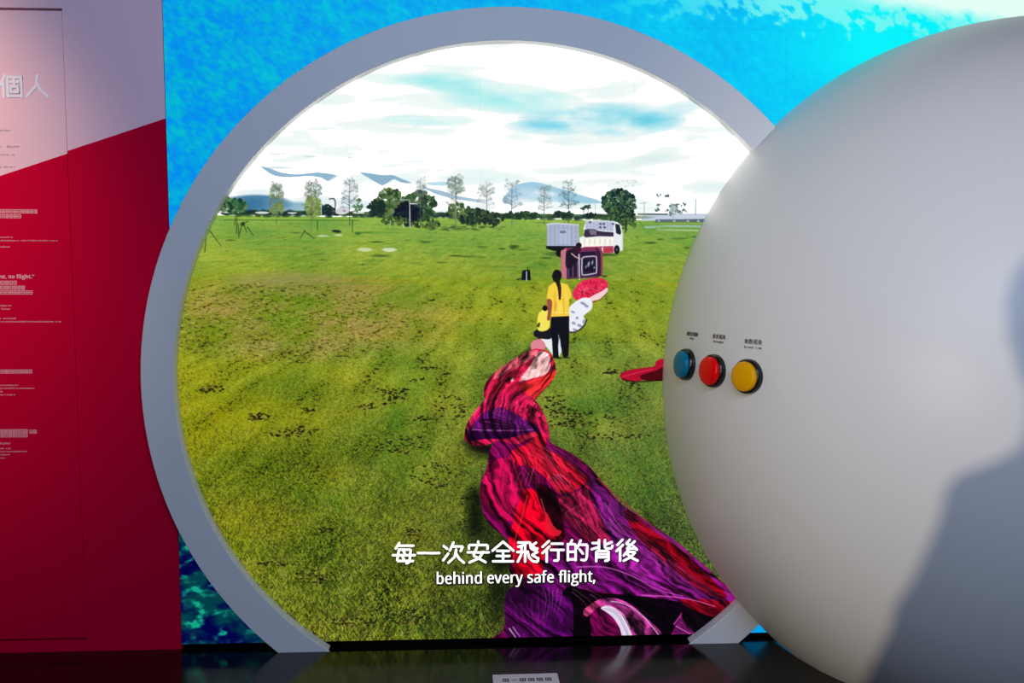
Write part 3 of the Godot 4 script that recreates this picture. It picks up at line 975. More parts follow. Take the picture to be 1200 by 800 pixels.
	# the loose red flap at the right
	poly("727,438 735,434 750,431 766,429 769,423 777,420 800,420 800,441 778,443 760,444 748,446 734,446 728,443", rgb(176, 8, 44))
	poly("750,440 768,434 778,430 800,430 800,443 760,446", rgb(74, 0, 12))
	line("730,441 748,436 766,432", 1.6, 1.0, rgb(220, 60, 90), 0.7)
	line("729,444 745,447 776,445", 1.6, 1.4, rgb(10, 6, 4), 0.7)

func sample(tile: PackedByteArray, x: float, y: float) -> float:
	var ix := int(floor(x))
	var iy := int(floor(y))
	var fx := x - ix
	var fy := y - iy
	var r0 := (iy & 511) << 9
	var r1 := ((iy + 1) & 511) << 9
	var a := lerpf(tile[r0 + (ix & 511)], tile[r0 + ((ix + 1) & 511)], fx)
	var b := lerpf(tile[r1 + (ix & 511)], tile[r1 + ((ix + 1) & 511)], fx)
	return lerpf(a, b, fy) / 255.0

# the fall of the cloth: folds that run along its length, crumpled, with deep creases and shining crests
func drape() -> void:
	var spine := TT(smooth(pts("640,404 622,432 596,462 594,496 616,530 634,570 662,610 706,656 770,704 840,752"), false, 3))
	var len_ := PackedFloat32Array([0.0])
	for i in spine.size() - 1:
		len_.append(len_[i] + spine[i].distance_to(spine[i + 1]))
	var lo := T(Vector2(540, 402))
	var hi := T(Vector2(872, 756))
	for y in range(int(lo.y), mini(int(hi.y), IMG_H)):
		for x in range(int(lo.x), int(hi.x)):
			var m := cloth[y * IMG_W + x] / 255.0
			if m <= 0.0:
				continue
			var p := Vector2(x, y)
			var best := 1e9
			var t := 0.0
			var w := 0.0
			for i in spine.size() - 1:
				var a := spine[i]
				var d := spine[i + 1] - a
				var u := clampf((p - a).dot(d) / d.length_squared(), 0.0, 1.0)
				var q := p - a - d * u
				var l := q.length_squared()
				if l < best:
					best = l
					t = len_[i] + d.length() * u
					w = sqrt(l) * signf(d.cross(q))
			var warp := sample(soft_noise, t * 0.35 + w * 0.25, w * 0.5 + 40.0) - 0.5
			var warp2 := sample(leaf_noise, t * 0.4 + 70.0, w * 0.45) - 0.5
			var wa := w + warp * 44.0 + warp2 * 8.0
			var f1 := sample(leaf_noise, wa * 0.85, t * 0.13 + 11.0)
			var f2 := sample(fine_noise, wa * 0.95 + warp2 * 18.0, t * 0.10 + 90.0)
			var f3 := sample(fine_noise, w * 0.5 + t * 0.35, t * 0.5 - w * 0.3)
			var r1 := 1.0 - absf(f1 * 2.0 - 1.0) * 1.6
			var r2 := 1.0 - absf(f2 * 2.0 - 1.0) * 1.5
			var slope := (sample(leaf_noise, (wa + 4.0) * 0.85, t * 0.13 + 11.0) - f1) * 3.4
			var s := 0.86 + slope * 0.9 + (f2 - 0.5) * 0.5 + (f3 - 0.5) * 0.35 + (warp2 * 0.5)
			s = clampf(s, 0.12, 1.3)
			var crease := clampf((0.36 - f1) * 7.0, 0.0, 1.0) * 0.5 + clampf((0.28 - f2) * 8.0, 0.0, 1.0) * 0.35
			s *= 1.0 - minf(crease, 0.85)
			var shine := clampf(r1 - 0.80, 0.0, 1.0) * 1.6 * clampf(r2, 0.0, 1.0) + clampf(r2 - 0.82, 0.0, 1.0) * 1.7
			shine *= clampf(s, 0.0, 1.0)
			var o := (y * IMG_W + x) * 3
			for k in 3:
				var v := float(buf[o + k])
				var to := v * s + (230.0 if k == 0 else 120.0 if k == 1 else 170.0) * shine * 0.42 * (0.3 + v / 255.0)
				buf[o + k] = clampi(int(lerpf(v, to, m)), 0, 255)

func film_crew() -> void:
	var bk := rgb(14, 13, 22)
	# truck: the canvas box body, then the white crew cab
	blob(664, 297, 30, 4, rgb(30, 60, 40), 0.7)
	poly("641,262 652,261 678,263 679,288 660,290 641,288", rgb(170, 178, 204), 1.0, false)
	line("641,263 652,261.5 678,263.5", 1.6, 1.6, rgb(206, 212, 228), 0.9)
	for i in 7:
		line("%f,264 %f,287" % [645.0 + i * 5, 645.0 + i * 5], 0.9, 0.9, rgb(132, 140, 172), 0.6)
	poly("656,270 663,270 663,273 656,273", rgb(60, 56, 70), 0.9, false)
	poly("654,268 668,269 668,285 654,285", rgb(196, 202, 222), 0.4, false)
	poly("640,288 680,288 680,293 668,296 660,293 650,294 640,291", bk, 0.95, false)
	blob(655, 296, 4, 4.6, bk, 1.0, 0.0, 0.0, 1.0, 4.0)
	poly("687,258 712,258 724,260 728,264 730,274 730,293 721,296 680,297 679,278 684,276 684,266", rgb(232, 236, 238), 1.0, false)
	poly("685,269 691,267.5 697,268 700,270 706,271 719,272 719,277 702,276.5 686,278 684,276", rgb(46, 34, 62), 0.95, false)
	line("686,258.5 719,259.5", 1.0, 1.0, rgb(244, 248, 250), 0.9)
	poly("686,259 712,259 719,260 719,271 700,269 686,268", rgb(176, 184, 212), 0.8, false)
	for i in 8:
		line("%f,259 %f,270" % [688.0 + i * 4, 688.0 + i * 4], 0.6, 0.6, rgb(120, 130, 166), 0.5)
	for q in [[690, 259], [702, 261], [706, 261], [702, 265], [707, 265], [717, 261]]:
		poly("%f,%f %f,%f %f,%f %f,%f" % [q[0], q[1], q[0] + 3, q[1] + 0.2, q[0] + 3, q[1] + 2.4, q[0], q[1] + 2.2], rgb(70, 70, 110), 0.85, false)
	poly("690,269 699,270 699,275 692,275", rgb(150, 140, 150), 0.7, false)
	poly("721,262 726,263 728,272 727,275 722,273", rgb(20, 26, 34), 0.95, false)
	poly("680,279 719,278 719,287 680,289", rgb(248, 246, 240), 1.0, false)
	for i in 6:
		line("%f,280 %f,286" % [685.0 + i * 6, 685.0 + i * 6], 0.9, 0.9, rgb(214, 170, 120), 0.7)
	poly("684,289 719,288 719,296 686,298", rgb(176, 60, 90), 0.95, false)
	line("706,290 706,295", 1.6, 1.6, rgb(240, 230, 230), 0.9)
	line("709,293 717,292", 2.4, 2.4, rgb(190, 40, 40), 0.8)
	blob(722.5, 292, 3.6, 5.6, bk, 1.0, 0.0, 0.0, 1.0, 4.0)
	blob(722.5, 292, 1.4, 2.4, rgb(110, 110, 120), 0.9)
	line("729.5,274 729,293", 1.0, 1.0, rgb(200, 210, 216), 0.8)
	blob(705, 298, 24, 2, rgb(24, 40, 24), 0.7)
	# wicker basket lying on its side with the burner frame
	poly("657,296 662,290 700,290 706,294 706,322 700,325 664,327 658,324", rgb(52, 28, 56), 1.0, false)
	poly("657,294 664,290 664,327 658,324", rgb(196, 116, 130), 1.0, false)
	poly("664,290 698,290 698,295 664,296", rgb(134, 50, 88), 0.9, false)
	poly("681,295 697,294 698,299 681,300", rgb(40, 20, 50), 1.0, false)
	line("702,291 705,298 705,322", 2.2, 2.2, rgb(150, 60, 84), 0.95)
	line("699,291 700,322", 1.4, 1.4, rgb(80, 30, 60), 0.95)
	line("682,304 684,301 697,300 699,303 699,318 697,320 684,322 682,319 682,304", 1.3, 1.3, rgb(206, 210, 226), 0.95)
	poly("684,304 697,303 697,318 684,319", rgb(22, 18, 40), 0.95, false)
	for q in [[689.5, 309, 1.8, 4.5], [694, 307, 1.4, 3.8], [686.5, 312, 0.9, 3], [696, 313, 1.0, 2]]:
		blob(q[0], q[1], q[2], q[3], rgb(200, 206, 230), 0.8, 0.2)
	line("678.5,298 679,327", 1.6, 1.6, rgb(220, 210, 214), 0.95)
	for i in 7:
		line("%f,306 %f,324" % [666.0 + i * 1.8, 666.0 + i * 1.8], 0.7, 0.7, rgb(150, 150, 180) if i % 3 == 0 else rgb(20, 16, 30), 0.7)
	line("664,326 700,324", 1.8, 1.6, rgb(120, 70, 80), 0.7)
	blob(708, 323, 5, 1.6, rgb(50, 40, 30), 0.8)
	# the helper bent over the basket
	poly("664,294 672,291 676,292 677,300 674,308 668,314 663,312 663,300", rgb(26, 20, 36), 0.95)
	blob(678, 287, 3.6, 3.6, rgb(30, 14, 26), 1.0, 0.0, 0.0, 1.0, 3.0)
	poly("672,291 677,288 681,292 678,297 672,297", rgb(52, 16, 40), 0.9)
	line("670,297 675,301 680,303", 1.6, 1.4, rgb(220, 180, 180), 0.9)
	# black bag on the grass
	poly("612,317 615,316 621,316 622,328 611,328", rgb(10, 16, 22), 1.0, false)
	line("617,318 617,328.5", 1.4, 1.4, rgb(190, 210, 224), 0.9)
	line("606,327 613,326", 1.6, 1.2, rgb(24, 34, 20), 0.8)
	line("618.5,316 618.5,314", 0.9, 0.9, bk, 0.9)
	# crew member crouching, then the one standing with the long plait
	poly("626,388 632,385 644,384 648,392 644,397 632,396 626,393", rgb(24, 24, 30), 1.0)
	poly("630,372 634,364 641,363 644,370 643,385 631,387", rgb(244, 228, 92), 1.0)
	poly("631,378 633,378 632,383 629,382", rgb(40, 30, 20), 0.8)
	blob(638.4, 360.5, 3.2, 3.6, rgb(18, 16, 18), 1.0, 0.0, 0.0, 1.0, 4.0)
	poly("646,370 667,369 667,384 667,400 666,417 660,419 657,404 656,393 654,405 655,419 648,419 647,400 645,384", bk, 1.0, false)
	line("654.6,392 655.6,416", 0.9, 1.6, rgb(206, 226, 232), 0.6)
	poly("641,346 643,335 649,331 657,331 665,333 669,341 670,348 667,350 667,370 646,371 647,354 645,352 641,352", rgb(246, 208, 66), 1.0, false)
	poly("641,351 646,351 647,358 645,370 644,375 641,374 642,364", rgb(160, 78, 62), 1.0)
	line("650,343 650,369", 1.0, 1.0, rgb(206, 150, 30), 0.6)
	line("660,350 661,368", 1.2, 1.0, rgb(206, 140, 30), 0.6)
	line("664,344 664,352", 0.9, 0.9, rgb(255, 236, 150), 0.8)
	blob(656, 360, 5, 8, rgb(255, 236, 130), 0.5)
	blob(651, 358, 2, 7, rgb(216, 130, 50), 0.5)
	line("648,366 666,366", 1.4, 1.4, rgb(255, 232, 150), 0.6)
	poly("647,322 650,316.5 654,316 657.5,318.5 658,324 655,330 650,330 648,327", rgb(20, 14, 18), 1.0)
	stroke(pts("653,328 655.5,336 656,343 656,350"), 5.4, 2.2, rgb(34, 20, 22), 1.0)
	line("655,333 656,344", 0.8, 0.8, rgb(96, 60, 56), 0.7)
	blob(666, 375, 1.4, 6, rgb(36, 36, 44), 0.6)
	blob(654, 419, 7, 1.6, rgb(10, 16, 6), 0.8)
	blob(664, 418.5, 5, 1.4, rgb(10, 14, 6), 0.8)

func film_titles() -> void:
	var title := "每一次安全飛行的背後"
	for pass_ in 2:
		for i in 10:
			var x := 460.0 + i * 29.05
			var y := 635.0 - i * 0.42
			if pass_ == 0:
				han_paint(title[i], x + 0.6, y + 0.8, 26.6, 26.0, 5.2, rgb(16, 16, 10), 0.4)
			else:
				han_paint(title[i], x, y, 26.6, 26.0, 3.0, rgb(250, 252, 250))
	for i in 10:
		han_paint(title[i], 460.0 + i * 29.05, 635.0 - i * 0.42, 26.6, 26.0, 2.6, rgb(253, 254, 252))
	var txt := "behind every safe flight,"
	for o in [[0.0, 1.6], [1.6, 0.0], [-1.4, 0.6], [1.2, 1.4]]:
		write_line(txt, 512, 697.5, 688.5, 18.6, -0.014, rgb(20, 20, 12), Vector2(o[0], o[1]) * 1.2)
	for o in [-0.35, 0.35]:
		write_line(txt, 512, 697.5, 688.5, 18.6, -0.014, rgb(252, 253, 252), Vector2(o, 0))

# ================================================================ the place itself
func _ready() -> void:
	rng.seed = 4
	# camera: looking slightly down and to the left
	cam_basis = Basis(Vector3.UP, deg_to_rad(-2.815)) * Basis(Vector3.RIGHT, deg_to_rad(-4.422)) * Basis(Vector3.BACK, deg_to_rad(0.03))
	var cam := Camera3D.new()
	cam.name = "camera"
	cam.fov = rad_to_deg(2.0 * atan(400.0 / FOCAL))
	cam.near = 0.02
	cam.transform = Transform3D(cam_basis, CAM)
	add_child(cam)
	cam.current = true
	var env := Environment.new()
	env.background_mode = Environment.BG_COLOR
	env.background_color = Color.BLACK
	env.tonemap_mode = Environment.TONE_MAPPER_LINEAR
	env.tonemap_exposure = 1.0
	env.sdfgi_enabled = true
	env.ssao_enabled = true
	env.ssil_enabled = true
	var we := WorldEnvironment.new()
	we.name = "world_environment"
	we.environment = env
	add_child(we)
	# unseen lamps, placed out of view: a lilac wash, a warm spot on the dome from the back of the hall, a warm spot on the graphic wall
	unseen_wash_lamp(Vector3(0.4, 3.25, 4.4), Vector3(0.2, 0.9, 0.0), Vector2(3.0, 0.5), Color(0.78, 0.86, 1.0), 12.0)
	unseen_spot_lamp(Vector3(-3.54, 1.76, 8.3), Vector3(2.35, 1.25, 0.8), 14.0, Color(1.0, 0.94, 0.84), 33.0, "unseen black spotlight on a thin stand behind the camera, placed to light the white dome", -1.0)
	unseen_spot_lamp(Vector3(-2.9, 3.15, 2.0), Vector3(-2.5, 1.9, 0.0), 28.0, Color(1.0, 0.84, 0.70), 5.5, "unseen black spotlight under the ceiling, out of view, placed to light the graphic wall", 1.0)
	build_room()
	build_graphic_wall()
	build_led_wall()
	build_ring()
	build_dome()
	build_floor_label()
	build_visitor()

func unseen_wash_lamp(at: Vector3, to: Vector3, size: Vector2, c: Color, e: float) -> void:  # unseen, behind the camera; lights portal, dome and graphic wall from the front
	var t := thing("unseen_wash_light", "long unseen lilac wash light under the ceiling, out of view, placed to light the portal", "light", at)
	t.look_at_from_position(at, to)
	put("housing", box(Vector3(-size.x / 2 - 0.04, -size.y / 2 - 0.04, 0.01), Vector3(size.x / 2 + 0.04, size.y / 2 + 0.04, 0.09), 0.008), paint(rgb(30, 30, 32), 0.6), t)
	var g := paint(c.darkened(0.2), 0.6)
	g.emission_enabled = true
	g.emission = c
	g.emission_energy_multiplier = 0.8
	put("lamp_diffuser", box(Vector3(-size.x / 2, -size.y / 2, 0.0), Vector3(size.x / 2, size.y / 2, 0.012), 0.003), g, t)
	var l := AreaLight3D.new()
	l.name = "unseen_wash_lamp"
	l.area_size = size
	l.light_color = c
	l.light_energy = e
	l.area_range = 20.0
	l.area_attenuation = 2.0
	l.shadow_enabled = true
	l.position = Vector3(0, 0, -0.02)
	t.add_child(l)

func unseen_spot_lamp(at: Vector3, to: Vector3, angle: float, c: Color, e: float, label: String, way: float) -> void:  # unseen fixture out of view, placed for the light it throws
	var t := thing("unseen_spotlight", label, "spotlight", at)
	t.look_at_from_position(at, to)
	put("housing", lathe(PackedVector2Array([Vector2(0, 0.2), Vector2(0.05, 0.2), Vector2(0.055, 0.19), Vector2(0.055, -0.02), Vector2(0.05, -0.03), Vector2(0.048, -0.03), Vector2(0.048, 0.0), Vector2(0, 0.0)]), 32), paint(rgb(24, 24, 26), 0.5), t)
	var g := paint(c, 0.4)
	g.emission_enabled = true
	g.emission = c
	g.emission_energy_multiplier = 3.0
	put("lamp_lens", lathe(PackedVector2Array([Vector2(0, -0.002), Vector2(0.046, -0.002), Vector2(0.046, -0.012), Vector2(0, -0.016)]), 24), g, t)
	# a rod up to the ceiling, or a stand down to the floor
	var end := 3.5 - at.y if way > 0.0 else at.y
	var rod := put("rod", box(Vector3(-0.009, -end if way < 0.0 else 0.0, -0.009), Vector3(0.009, 0.0 if way < 0.0 else end, 0.009), 0.002), paint(rgb(24, 24, 26), 0.5), t)
	rod.transform = Transform3D(t.transform.basis.inverse(), Vector3(0, 0, 0.06))
	rod.position += t.transform.basis.inverse() * Vector3(0, -t.transform.basis.z.y * 0.06, 0)
	if way < 0.0:
		var foot := put("foot_plate", lathe(PackedVector2Array([Vector2(0, 0.0), Vector2(0.17, 0.0), Vector2(0.17, 0.012), Vector2(0.16, 0.016), Vector2(0, 0.016)]), 40), paint(rgb(24, 24, 26), 0.5), t)
		foot.transform = Transform3D(t.transform.basis.inverse() * Basis(Vector3.RIGHT, -PI / 2), t.transform.basis.inverse() * (Vector3(at.x, 0.0, at.z) + t.transform.basis.z * Vector3(1, 0, 1) * 0.06 - at))
	var l := SpotLight3D.new()
	l.name = "unseen_spot_lamp"
	l.spot_angle = angle
	l.spot_angle_attenuation = 0.75
	l.light_color = c
	l.light_energy = e
	l.light_size = 0.05
	l.spot_range = 30.0
	l.spot_attenuation = 2.0
	l.shadow_enabled = true
	l.position = Vector3(0, 0, -0.06)
	t.add_child(l)

func build_room() -> void:
	var dark := paint(rgb(52, 50, 58), 0.9, 0.3)
	var fl := paint(rgb(14, 14, 14), 0.16, 0.5)
	var n := NoiseTexture2D.new()
	n.width = 256
	n.height = 256
	n.seamless = true
	var fn := FastNoiseLite.new()
	fn.seed = 3
	fn.frequency = 0.02
	n.noise = fn
	var ramp := Gradient.new()
	ramp.set_color(0, Color(0.12, 0.12, 0.12))
	ramp.set_color(1, Color(0.24, 0.24, 0.24))
	n.color_ramp = ramp
	fl.roughness = 1.0
	fl.roughness_texture = n
	fl.uv1_triplanar = true
	fl.uv1_world_triplanar = true
	fl.uv1_scale = Vector3(0.8, 0.8, 0.8)
	struct("floor", box(Vector3(-4.6, -0.1, -0.3), Vector3(5.6, 0, 9.4)), fl)
	struct("ceiling", box(Vector3(-4.6, 3.5, -0.3), Vector3(5.6, 3.6, 9.4)), dark)
	struct("wall_back", box(Vector3(-4.6, 0, -0.3), Vector3(5.6, 3.5, -0.14)), dark)
	struct("wall_left", box(Vector3(-4.6, 0, -0.14), Vector3(-4.5, 3.5, 9.3)), dark)
	struct("wall_right", box(Vector3(5.5, 0, -0.14), Vector3(5.6, 3.5, 9.3)), dark)
	struct("wall_front", box(Vector3(-4.5, 0, 9.3), Vector3(5.5, 3.5, 9.4)), dark)
	# low black kerb in front of the LED wall, between the feet of the portal
	struct("trim_1", box(Vector3(-0.57, 0.0005, 0.001), Vector3(0.889, 0.004, 0.046), 0.001), paint(rgb(3, 3, 3), 0.9, 0.1))

# ---------------------------------------------------------------- the graphic wall at the left
func prism(p: PackedVector2Array, z0: float, z1: float, st: SurfaceTool) -> void:
	st.set_smooth_group(-1)
	var ix := Geometry2D.triangulate_polygon(p)
	for k in range(0, ix.size(), 3):
		var v: Array[Vector3] = []
		for i in 3:
			v.append(Vector3(p[ix[k + i]].x, p[ix[k + i]].y, z1))
		tri(st, v[0], v[1], v[2], Vector3.BACK)
	var c := Vector2.ZERO
	for q in p:
		c += q / p.size()
	for i in p.size():
		var a := p[i]
		var b := p[(i + 1) % p.size()]
		var o := Vector3((a.x + b.x) / 2 - c.x, (a.y + b.y) / 2 - c.y, 0)
		quad(st, Vector3(a.x, a.y, z0), Vector3(b.x, b.y, z0), Vector3(b.x, b.y, z1), Vector3(a.x, a.y, z1), o)

func slope_y(x: float) -> float:
	return 1.8752 + (x + 1.7792) * 0.338

func build_graphic_wall() -> void:
	var t := thing("graphic_wall", "tall wall panel left of the portal, pale pink above a diagonal and deep red below", "wall panel", Vector3(-1.157, 0, 0))
	var off := Vector3(1.157, 0, 0)
	var pale := paint(rgb(238, 200, 214), 0.75, 0.2)
	var red := paint(rgb(200, 0, 50), 0.7, 0.1)
	var edge := -1.526
	# the fixed board right of the hatch, above it and below it, in two printed colours
	var st := begin()
	prism(PackedVector2Array([Vector2(edge, slope_y(edge)), Vector2(-1.157, slope_y(-1.157)), Vector2(-1.157, 3.45), Vector2(edge, 3.45)]), -0.1, 0.0, st)
	prism(PackedVector2Array([Vector2(-3.6, 2.488), Vector2(edge, 2.488), Vector2(edge, 3.45), Vector2(-3.6, 3.45)]), -0.1, 0.0, st)
	var m := done(st)
	st = begin()
	prism(PackedVector2Array([Vector2(edge, 0.0), Vector2(-1.157, 0.0), Vector2(-1.157, slope_y(-1.157)), Vector2(edge, slope_y(edge))]), -0.1, 0.0, st)
	prism(PackedVector2Array([Vector2(-3.6, 0.0), Vector2(edge, 0.0), Vector2(edge, 0.046), Vector2(-3.6, 0.046)]), -0.1, 0.0, st)
	st.generate_normals()
	st.commit(m)
	m.surface_set_material(0, pale)
	m.surface_set_material(1, red)
	put("fixed_board", m, null, t, off)
	# hatch board, a few millimetres proud, with dark gaps above and below
	var hx := edge - 0.001
	var dy := -0.010
	st = begin()
	prism(PackedVector2Array([Vector2(-3.6, slope_y(-3.6) + dy), Vector2(hx, slope_y(hx) + dy), Vector2(hx, 2.478), Vector2(-3.6, 2.478)]), -0.05, 0.0015, st)
	m = done(st)
	st = begin()
	prism(PackedVector2Array([Vector2(-3.6, 0.056), Vector2(hx, 0.056), Vector2(hx, slope_y(hx) + dy), Vector2(-3.6, slope_y(-3.6) + dy)]), -0.05, 0.0015, st)
	st.generate_normals()
	st.commit(m)
	m.surface_set_material(0, pale)
	m.surface_set_material(1, red)
	var hatch := put("hatch_board", m, null, t, off)
	put("backing", box(Vector3(-3.6, 0.0, -0.12), Vector3(edge + 0.004, 2.6, -0.104)), paint(rgb(10, 8, 10), 0.9, 0.2), t, off)
	# raised lettering
	var white := paint(rgb(226, 230, 244), 0.4, 0.4)
	for q in [["個", -1.5, 87.0], ["人", 29.0, 87.0]]:
		var p := on_wall(q[1], q[2], 0.0015)
		var o := put("raised_character", han_mesh(q[0], 0.088, 0.0095, 0.002), white, hatch, p)
		o.set_meta("label", "white raised character on the pale part")
	# small print: what can be read is written, the rest stays as illegible as in the photograph
	var print_ := paint(rgb(236, 180, 196), 0.6, 0.3)
	var grey := paint(rgb(168, 150, 158), 0.6, 0.3)
	rng.seed = 31
	for q in [[152.0, 12.0, 0], [171.0, 23.0, 0], [180.5, 19.0, 0], [195.0, 17.0, 0]]:
		small_print(hatch, q[0], -60.0, q[1], 0, 2.2, grey)
	for q in [[247.0, 40.0], [252.8, 21.0], [331.0, 18.0], [336.8, 26.0], [342.4, 39.0], [435.3, 35.0], [505.4, 29.0], [510.4, 29.0]]:
		small_print(hatch, q[0], -60.0, q[1], 1, 4.2, print_)
	small_print(hatch, 505.4, 34.5, 42.0, 1, 4.2, print_)
	for q in [[277.4, 16.0], [281.4, 68.0], [288.8, 11.0], [358.0, 13.0], [361.8, 11.0], [373.0, 19.0], [376.8, 72.0], [451.4, 22.0], [455.0, 40.0], [458.8, 4.0], [462.6, 20.0], [525.8, 12.0], [529.4, 32.0], [533.0, 12.0], [536.8, 6.0]]:
		small_print(hatch, q[0], -60.0, q[1], 0, 1.7, print_)
	small_print(hatch, 519.4, -20.0, 12.0, 0, 2.6, print_)
	var f := SystemFont.new()
	f.font_names = PackedStringArray(["Droid Sans"])
	f.font_weight = 700
	var tm := TextMesh.new()
	tm.font = f
	tm.font_size = 32
	tm.pixel_size = 0.0205 / 32.0
	tm.depth = 0.002
	tm.text = "No crew, no flight.”"
	tm.horizontal_alignment = HORIZONTAL_ALIGNMENT_RIGHT
	put("text_line", tm, print_, hatch, on_wall(40.5, 324.0, 0.002))

# one printed line between two layout columns: kind 0 a fine latin line, kind 1 a line of dense characters
func small_print(parent: Node, y: float, x0: float, x1: float, kind: int, tall: float, mat: Material) -> void:
	var st := begin()
	st.set_smooth_group(-1)
	var a := on_wall(x0, y, 0.0015)
	var b := on_wall(x1, y, 0.0015)
	var h := tall / 297.0
	var x := 0.0
	var n := b.x - a.x
	while x < n:
		if kind == 1:
			for k in 3:
				bar_at(st, x, x + h * 0.82, -h / 2 + h * 0.45 * k, h * 0.17)
			for k in 3:
				if k != 1 or rng.randf() < 0.6:
					bar_up(st, x + h * 0.38 * k, -h / 2, h / 2, h * 0.13)
			x += h * 1.06
		else:
			if rng.randf() < 0.14:
				x += h * 0.5
				continue
			bar_up(st, x, -h / 2, h * (0.5 if rng.randf() < 0.25 else 0.2), h * 0.22)
			bar_at(st, x, x + h * 0.42, -h / 2 + h * 0.6 * float(rng.randi() % 2), h * 0.22)
			x += h * 0.58
	put("text_line", done(st), mat, parent, a)

func bar_at(st: SurfaceTool, xa: float, xb: float, y: float, w: float) -> void:
	slab(st, Vector3(xa, y - w / 2, -0.001), Vector3(xb, y + w / 2, 0.0006))

func bar_up(st: SurfaceTool, x: float, ya: float, yb: float, w: float) -> void:
	slab(st, Vector3(x, ya, -0.001), Vector3(x + w, yb, 0.0006))

# ---------------------------------------------------------------- the LED wall
func screen_material(im: Image) -> StandardMaterial3D:
	var s := paint(rgb(4, 4, 5), 0.6, 0.2)
	s.emission_enabled = true
	s.emission_texture = ImageTexture.create_from_image(im)
	s.emission_energy_multiplier = SHINE
	s.texture_repeat = false
	return s

func build_led_wall() -> void:
	var w := CAB_W * CAB_COLS
	var t := thing("led_screen", "LED video wall showing a grass field with a deflated red and purple balloon", "screen", Vector3(LED_X + w / 2, LED_Y, 0))
	var base := t.position
	var main := screen_material(film())
	# the two columns of panels hidden behind the dome carry on the bright sky
	var im := Image.create(144, 444, false, Image.FORMAT_RGB8)
	for j in 444:
		for i in 144:
			var k := clampf(j / 120.0, 0.0, 1.0)
			im.set_pixel(i, j, Color(lerpf(0.72, 0.0, k), lerpf(0.9, 0.62, k), lerpf(0.88, 0.72, k)))
	var side := screen_material(im)
	var black := paint(rgb(6, 6, 7), 0.7, 0.2)
	var g := 0.00012
	for r in CAB_ROWS:
		for c in CAB_COLS:
			var x0 := maxf(LED_X + c * CAB_W + g, -1.1545)
			var x1 := LED_X + (c + 1) * CAB_W - g
			var y0 := LED_Y + r * CAB_H + g
			var y1 := LED_Y + (r + 1) * CAB_H - g
			var mid := Vector3((x0 + x1) / 2, (y0 + y1) / 2, 0)
			var st := begin()
			st.set_smooth_group(-1)
			var ox := LED_X if c < 6 else LED_X + 6 * CAB_W
			var ow := CAB_W * 6 if c < 6 else CAB_W * 2
			var cs := [Vector3(x0, y0, 0), Vector3(x0, y1, 0), Vector3(x1, y1, 0), Vector3(x0, y0, 0), Vector3(x1, y1, 0), Vector3(x1, y0, 0)]
			for p: Vector3 in cs:
				st.set_normal(Vector3.BACK)
				st.set_uv(Vector2((p.x - ox) / ow, (LED_TOP - p.y) / (CAB_H * CAB_ROWS)))
				st.add_vertex(p - mid)
			var m := st.commit()
			st = begin()
			st.set_smooth_group(-1)
			var lo := Vector3(x0, y0, -0.06) - mid
			var hi := Vector3(x1, y1, -0.0002) - mid
			slab(st, lo, hi, 0.0)
			st.generate_normals()
			st.commit(m)
			m.surface_set_material(0, main if c < 6 else side)
			m.surface_set_material(1, black)
			put("screen_panel", m, null, t, mid - base)
	put("rear_frame", box(Vector3(-w / 2, 0.0, -0.1), Vector3(w / 2, CAB_H * CAB_ROWS, -0.062)), black, t)
	var l := AreaLight3D.new()
	l.name = "screen_glow"
	l.area_size = Vector2(2.6, 2.2)
	l.light_color = Color(0.9, 0.95, 0.85)
	l.light_energy = 0.22
	l.area_range = 20.0
	l.area_attenuation = 2.0
	l.shadow_enabled = true
	l.transform = Transform3D(Basis(Vector3.UP, PI), Vector3(RING.x, RING.y + 0.1, 0.01) - base)
	t.add_child(l)

# ---------------------------------------------------------------- the round portal frame
func in_dome(p: Vector2, slack := 0.012) -> bool:
	return p.distance_to(Vector2(DOME.x, DOME.y)) < DOME_R - slack

func build_ring() -> void:
	var t := thing("portal_frame", "large round white portal frame before the LED wall, partly covered by the dome", "frame", Vector3(RING.x, 0, 0))
	var white := paint(rgb(214, 214, 216), 0.5, 0.4)
	var prof := [Vector2(RING_OUT, 0.0006), Vector2(RING_OUT, RING_DEEP - 0.002), Vector2(RING_OUT - 0.002, RING_DEEP), Vector2(RING_IN + 0.002, RING_DEEP), Vector2(RING_IN, RING_DEEP - 0.002), Vector2(RING_IN, 0.0006)]
	# angles at which each radius meets the floor and the dome
	var starts := []
	var ends := []
	var foot_a := []
	var foot_b := []
	for p: Vector2 in prof:
		var r := p.x
		starts.append(PI + asin(RING.y / r))
		var a := PI / 2
		while a > -0.2 and not in_dome(RING + Vector2(cos(a), sin(a)) * r):
			a -= 0.002
		ends.append(a)
		var f := -asin(RING.y / r)
		foot_b.append(f)
		while f < 0.5 and not in_dome(RING + Vector2(cos(f), sin(f)) * r):
			f += 0.002
		foot_a.append(f)
	put("arch", sweep(prof, starts, ends, 220), white, t)
	put("foot", sweep(prof, foot_a, foot_b, 24), white, t)

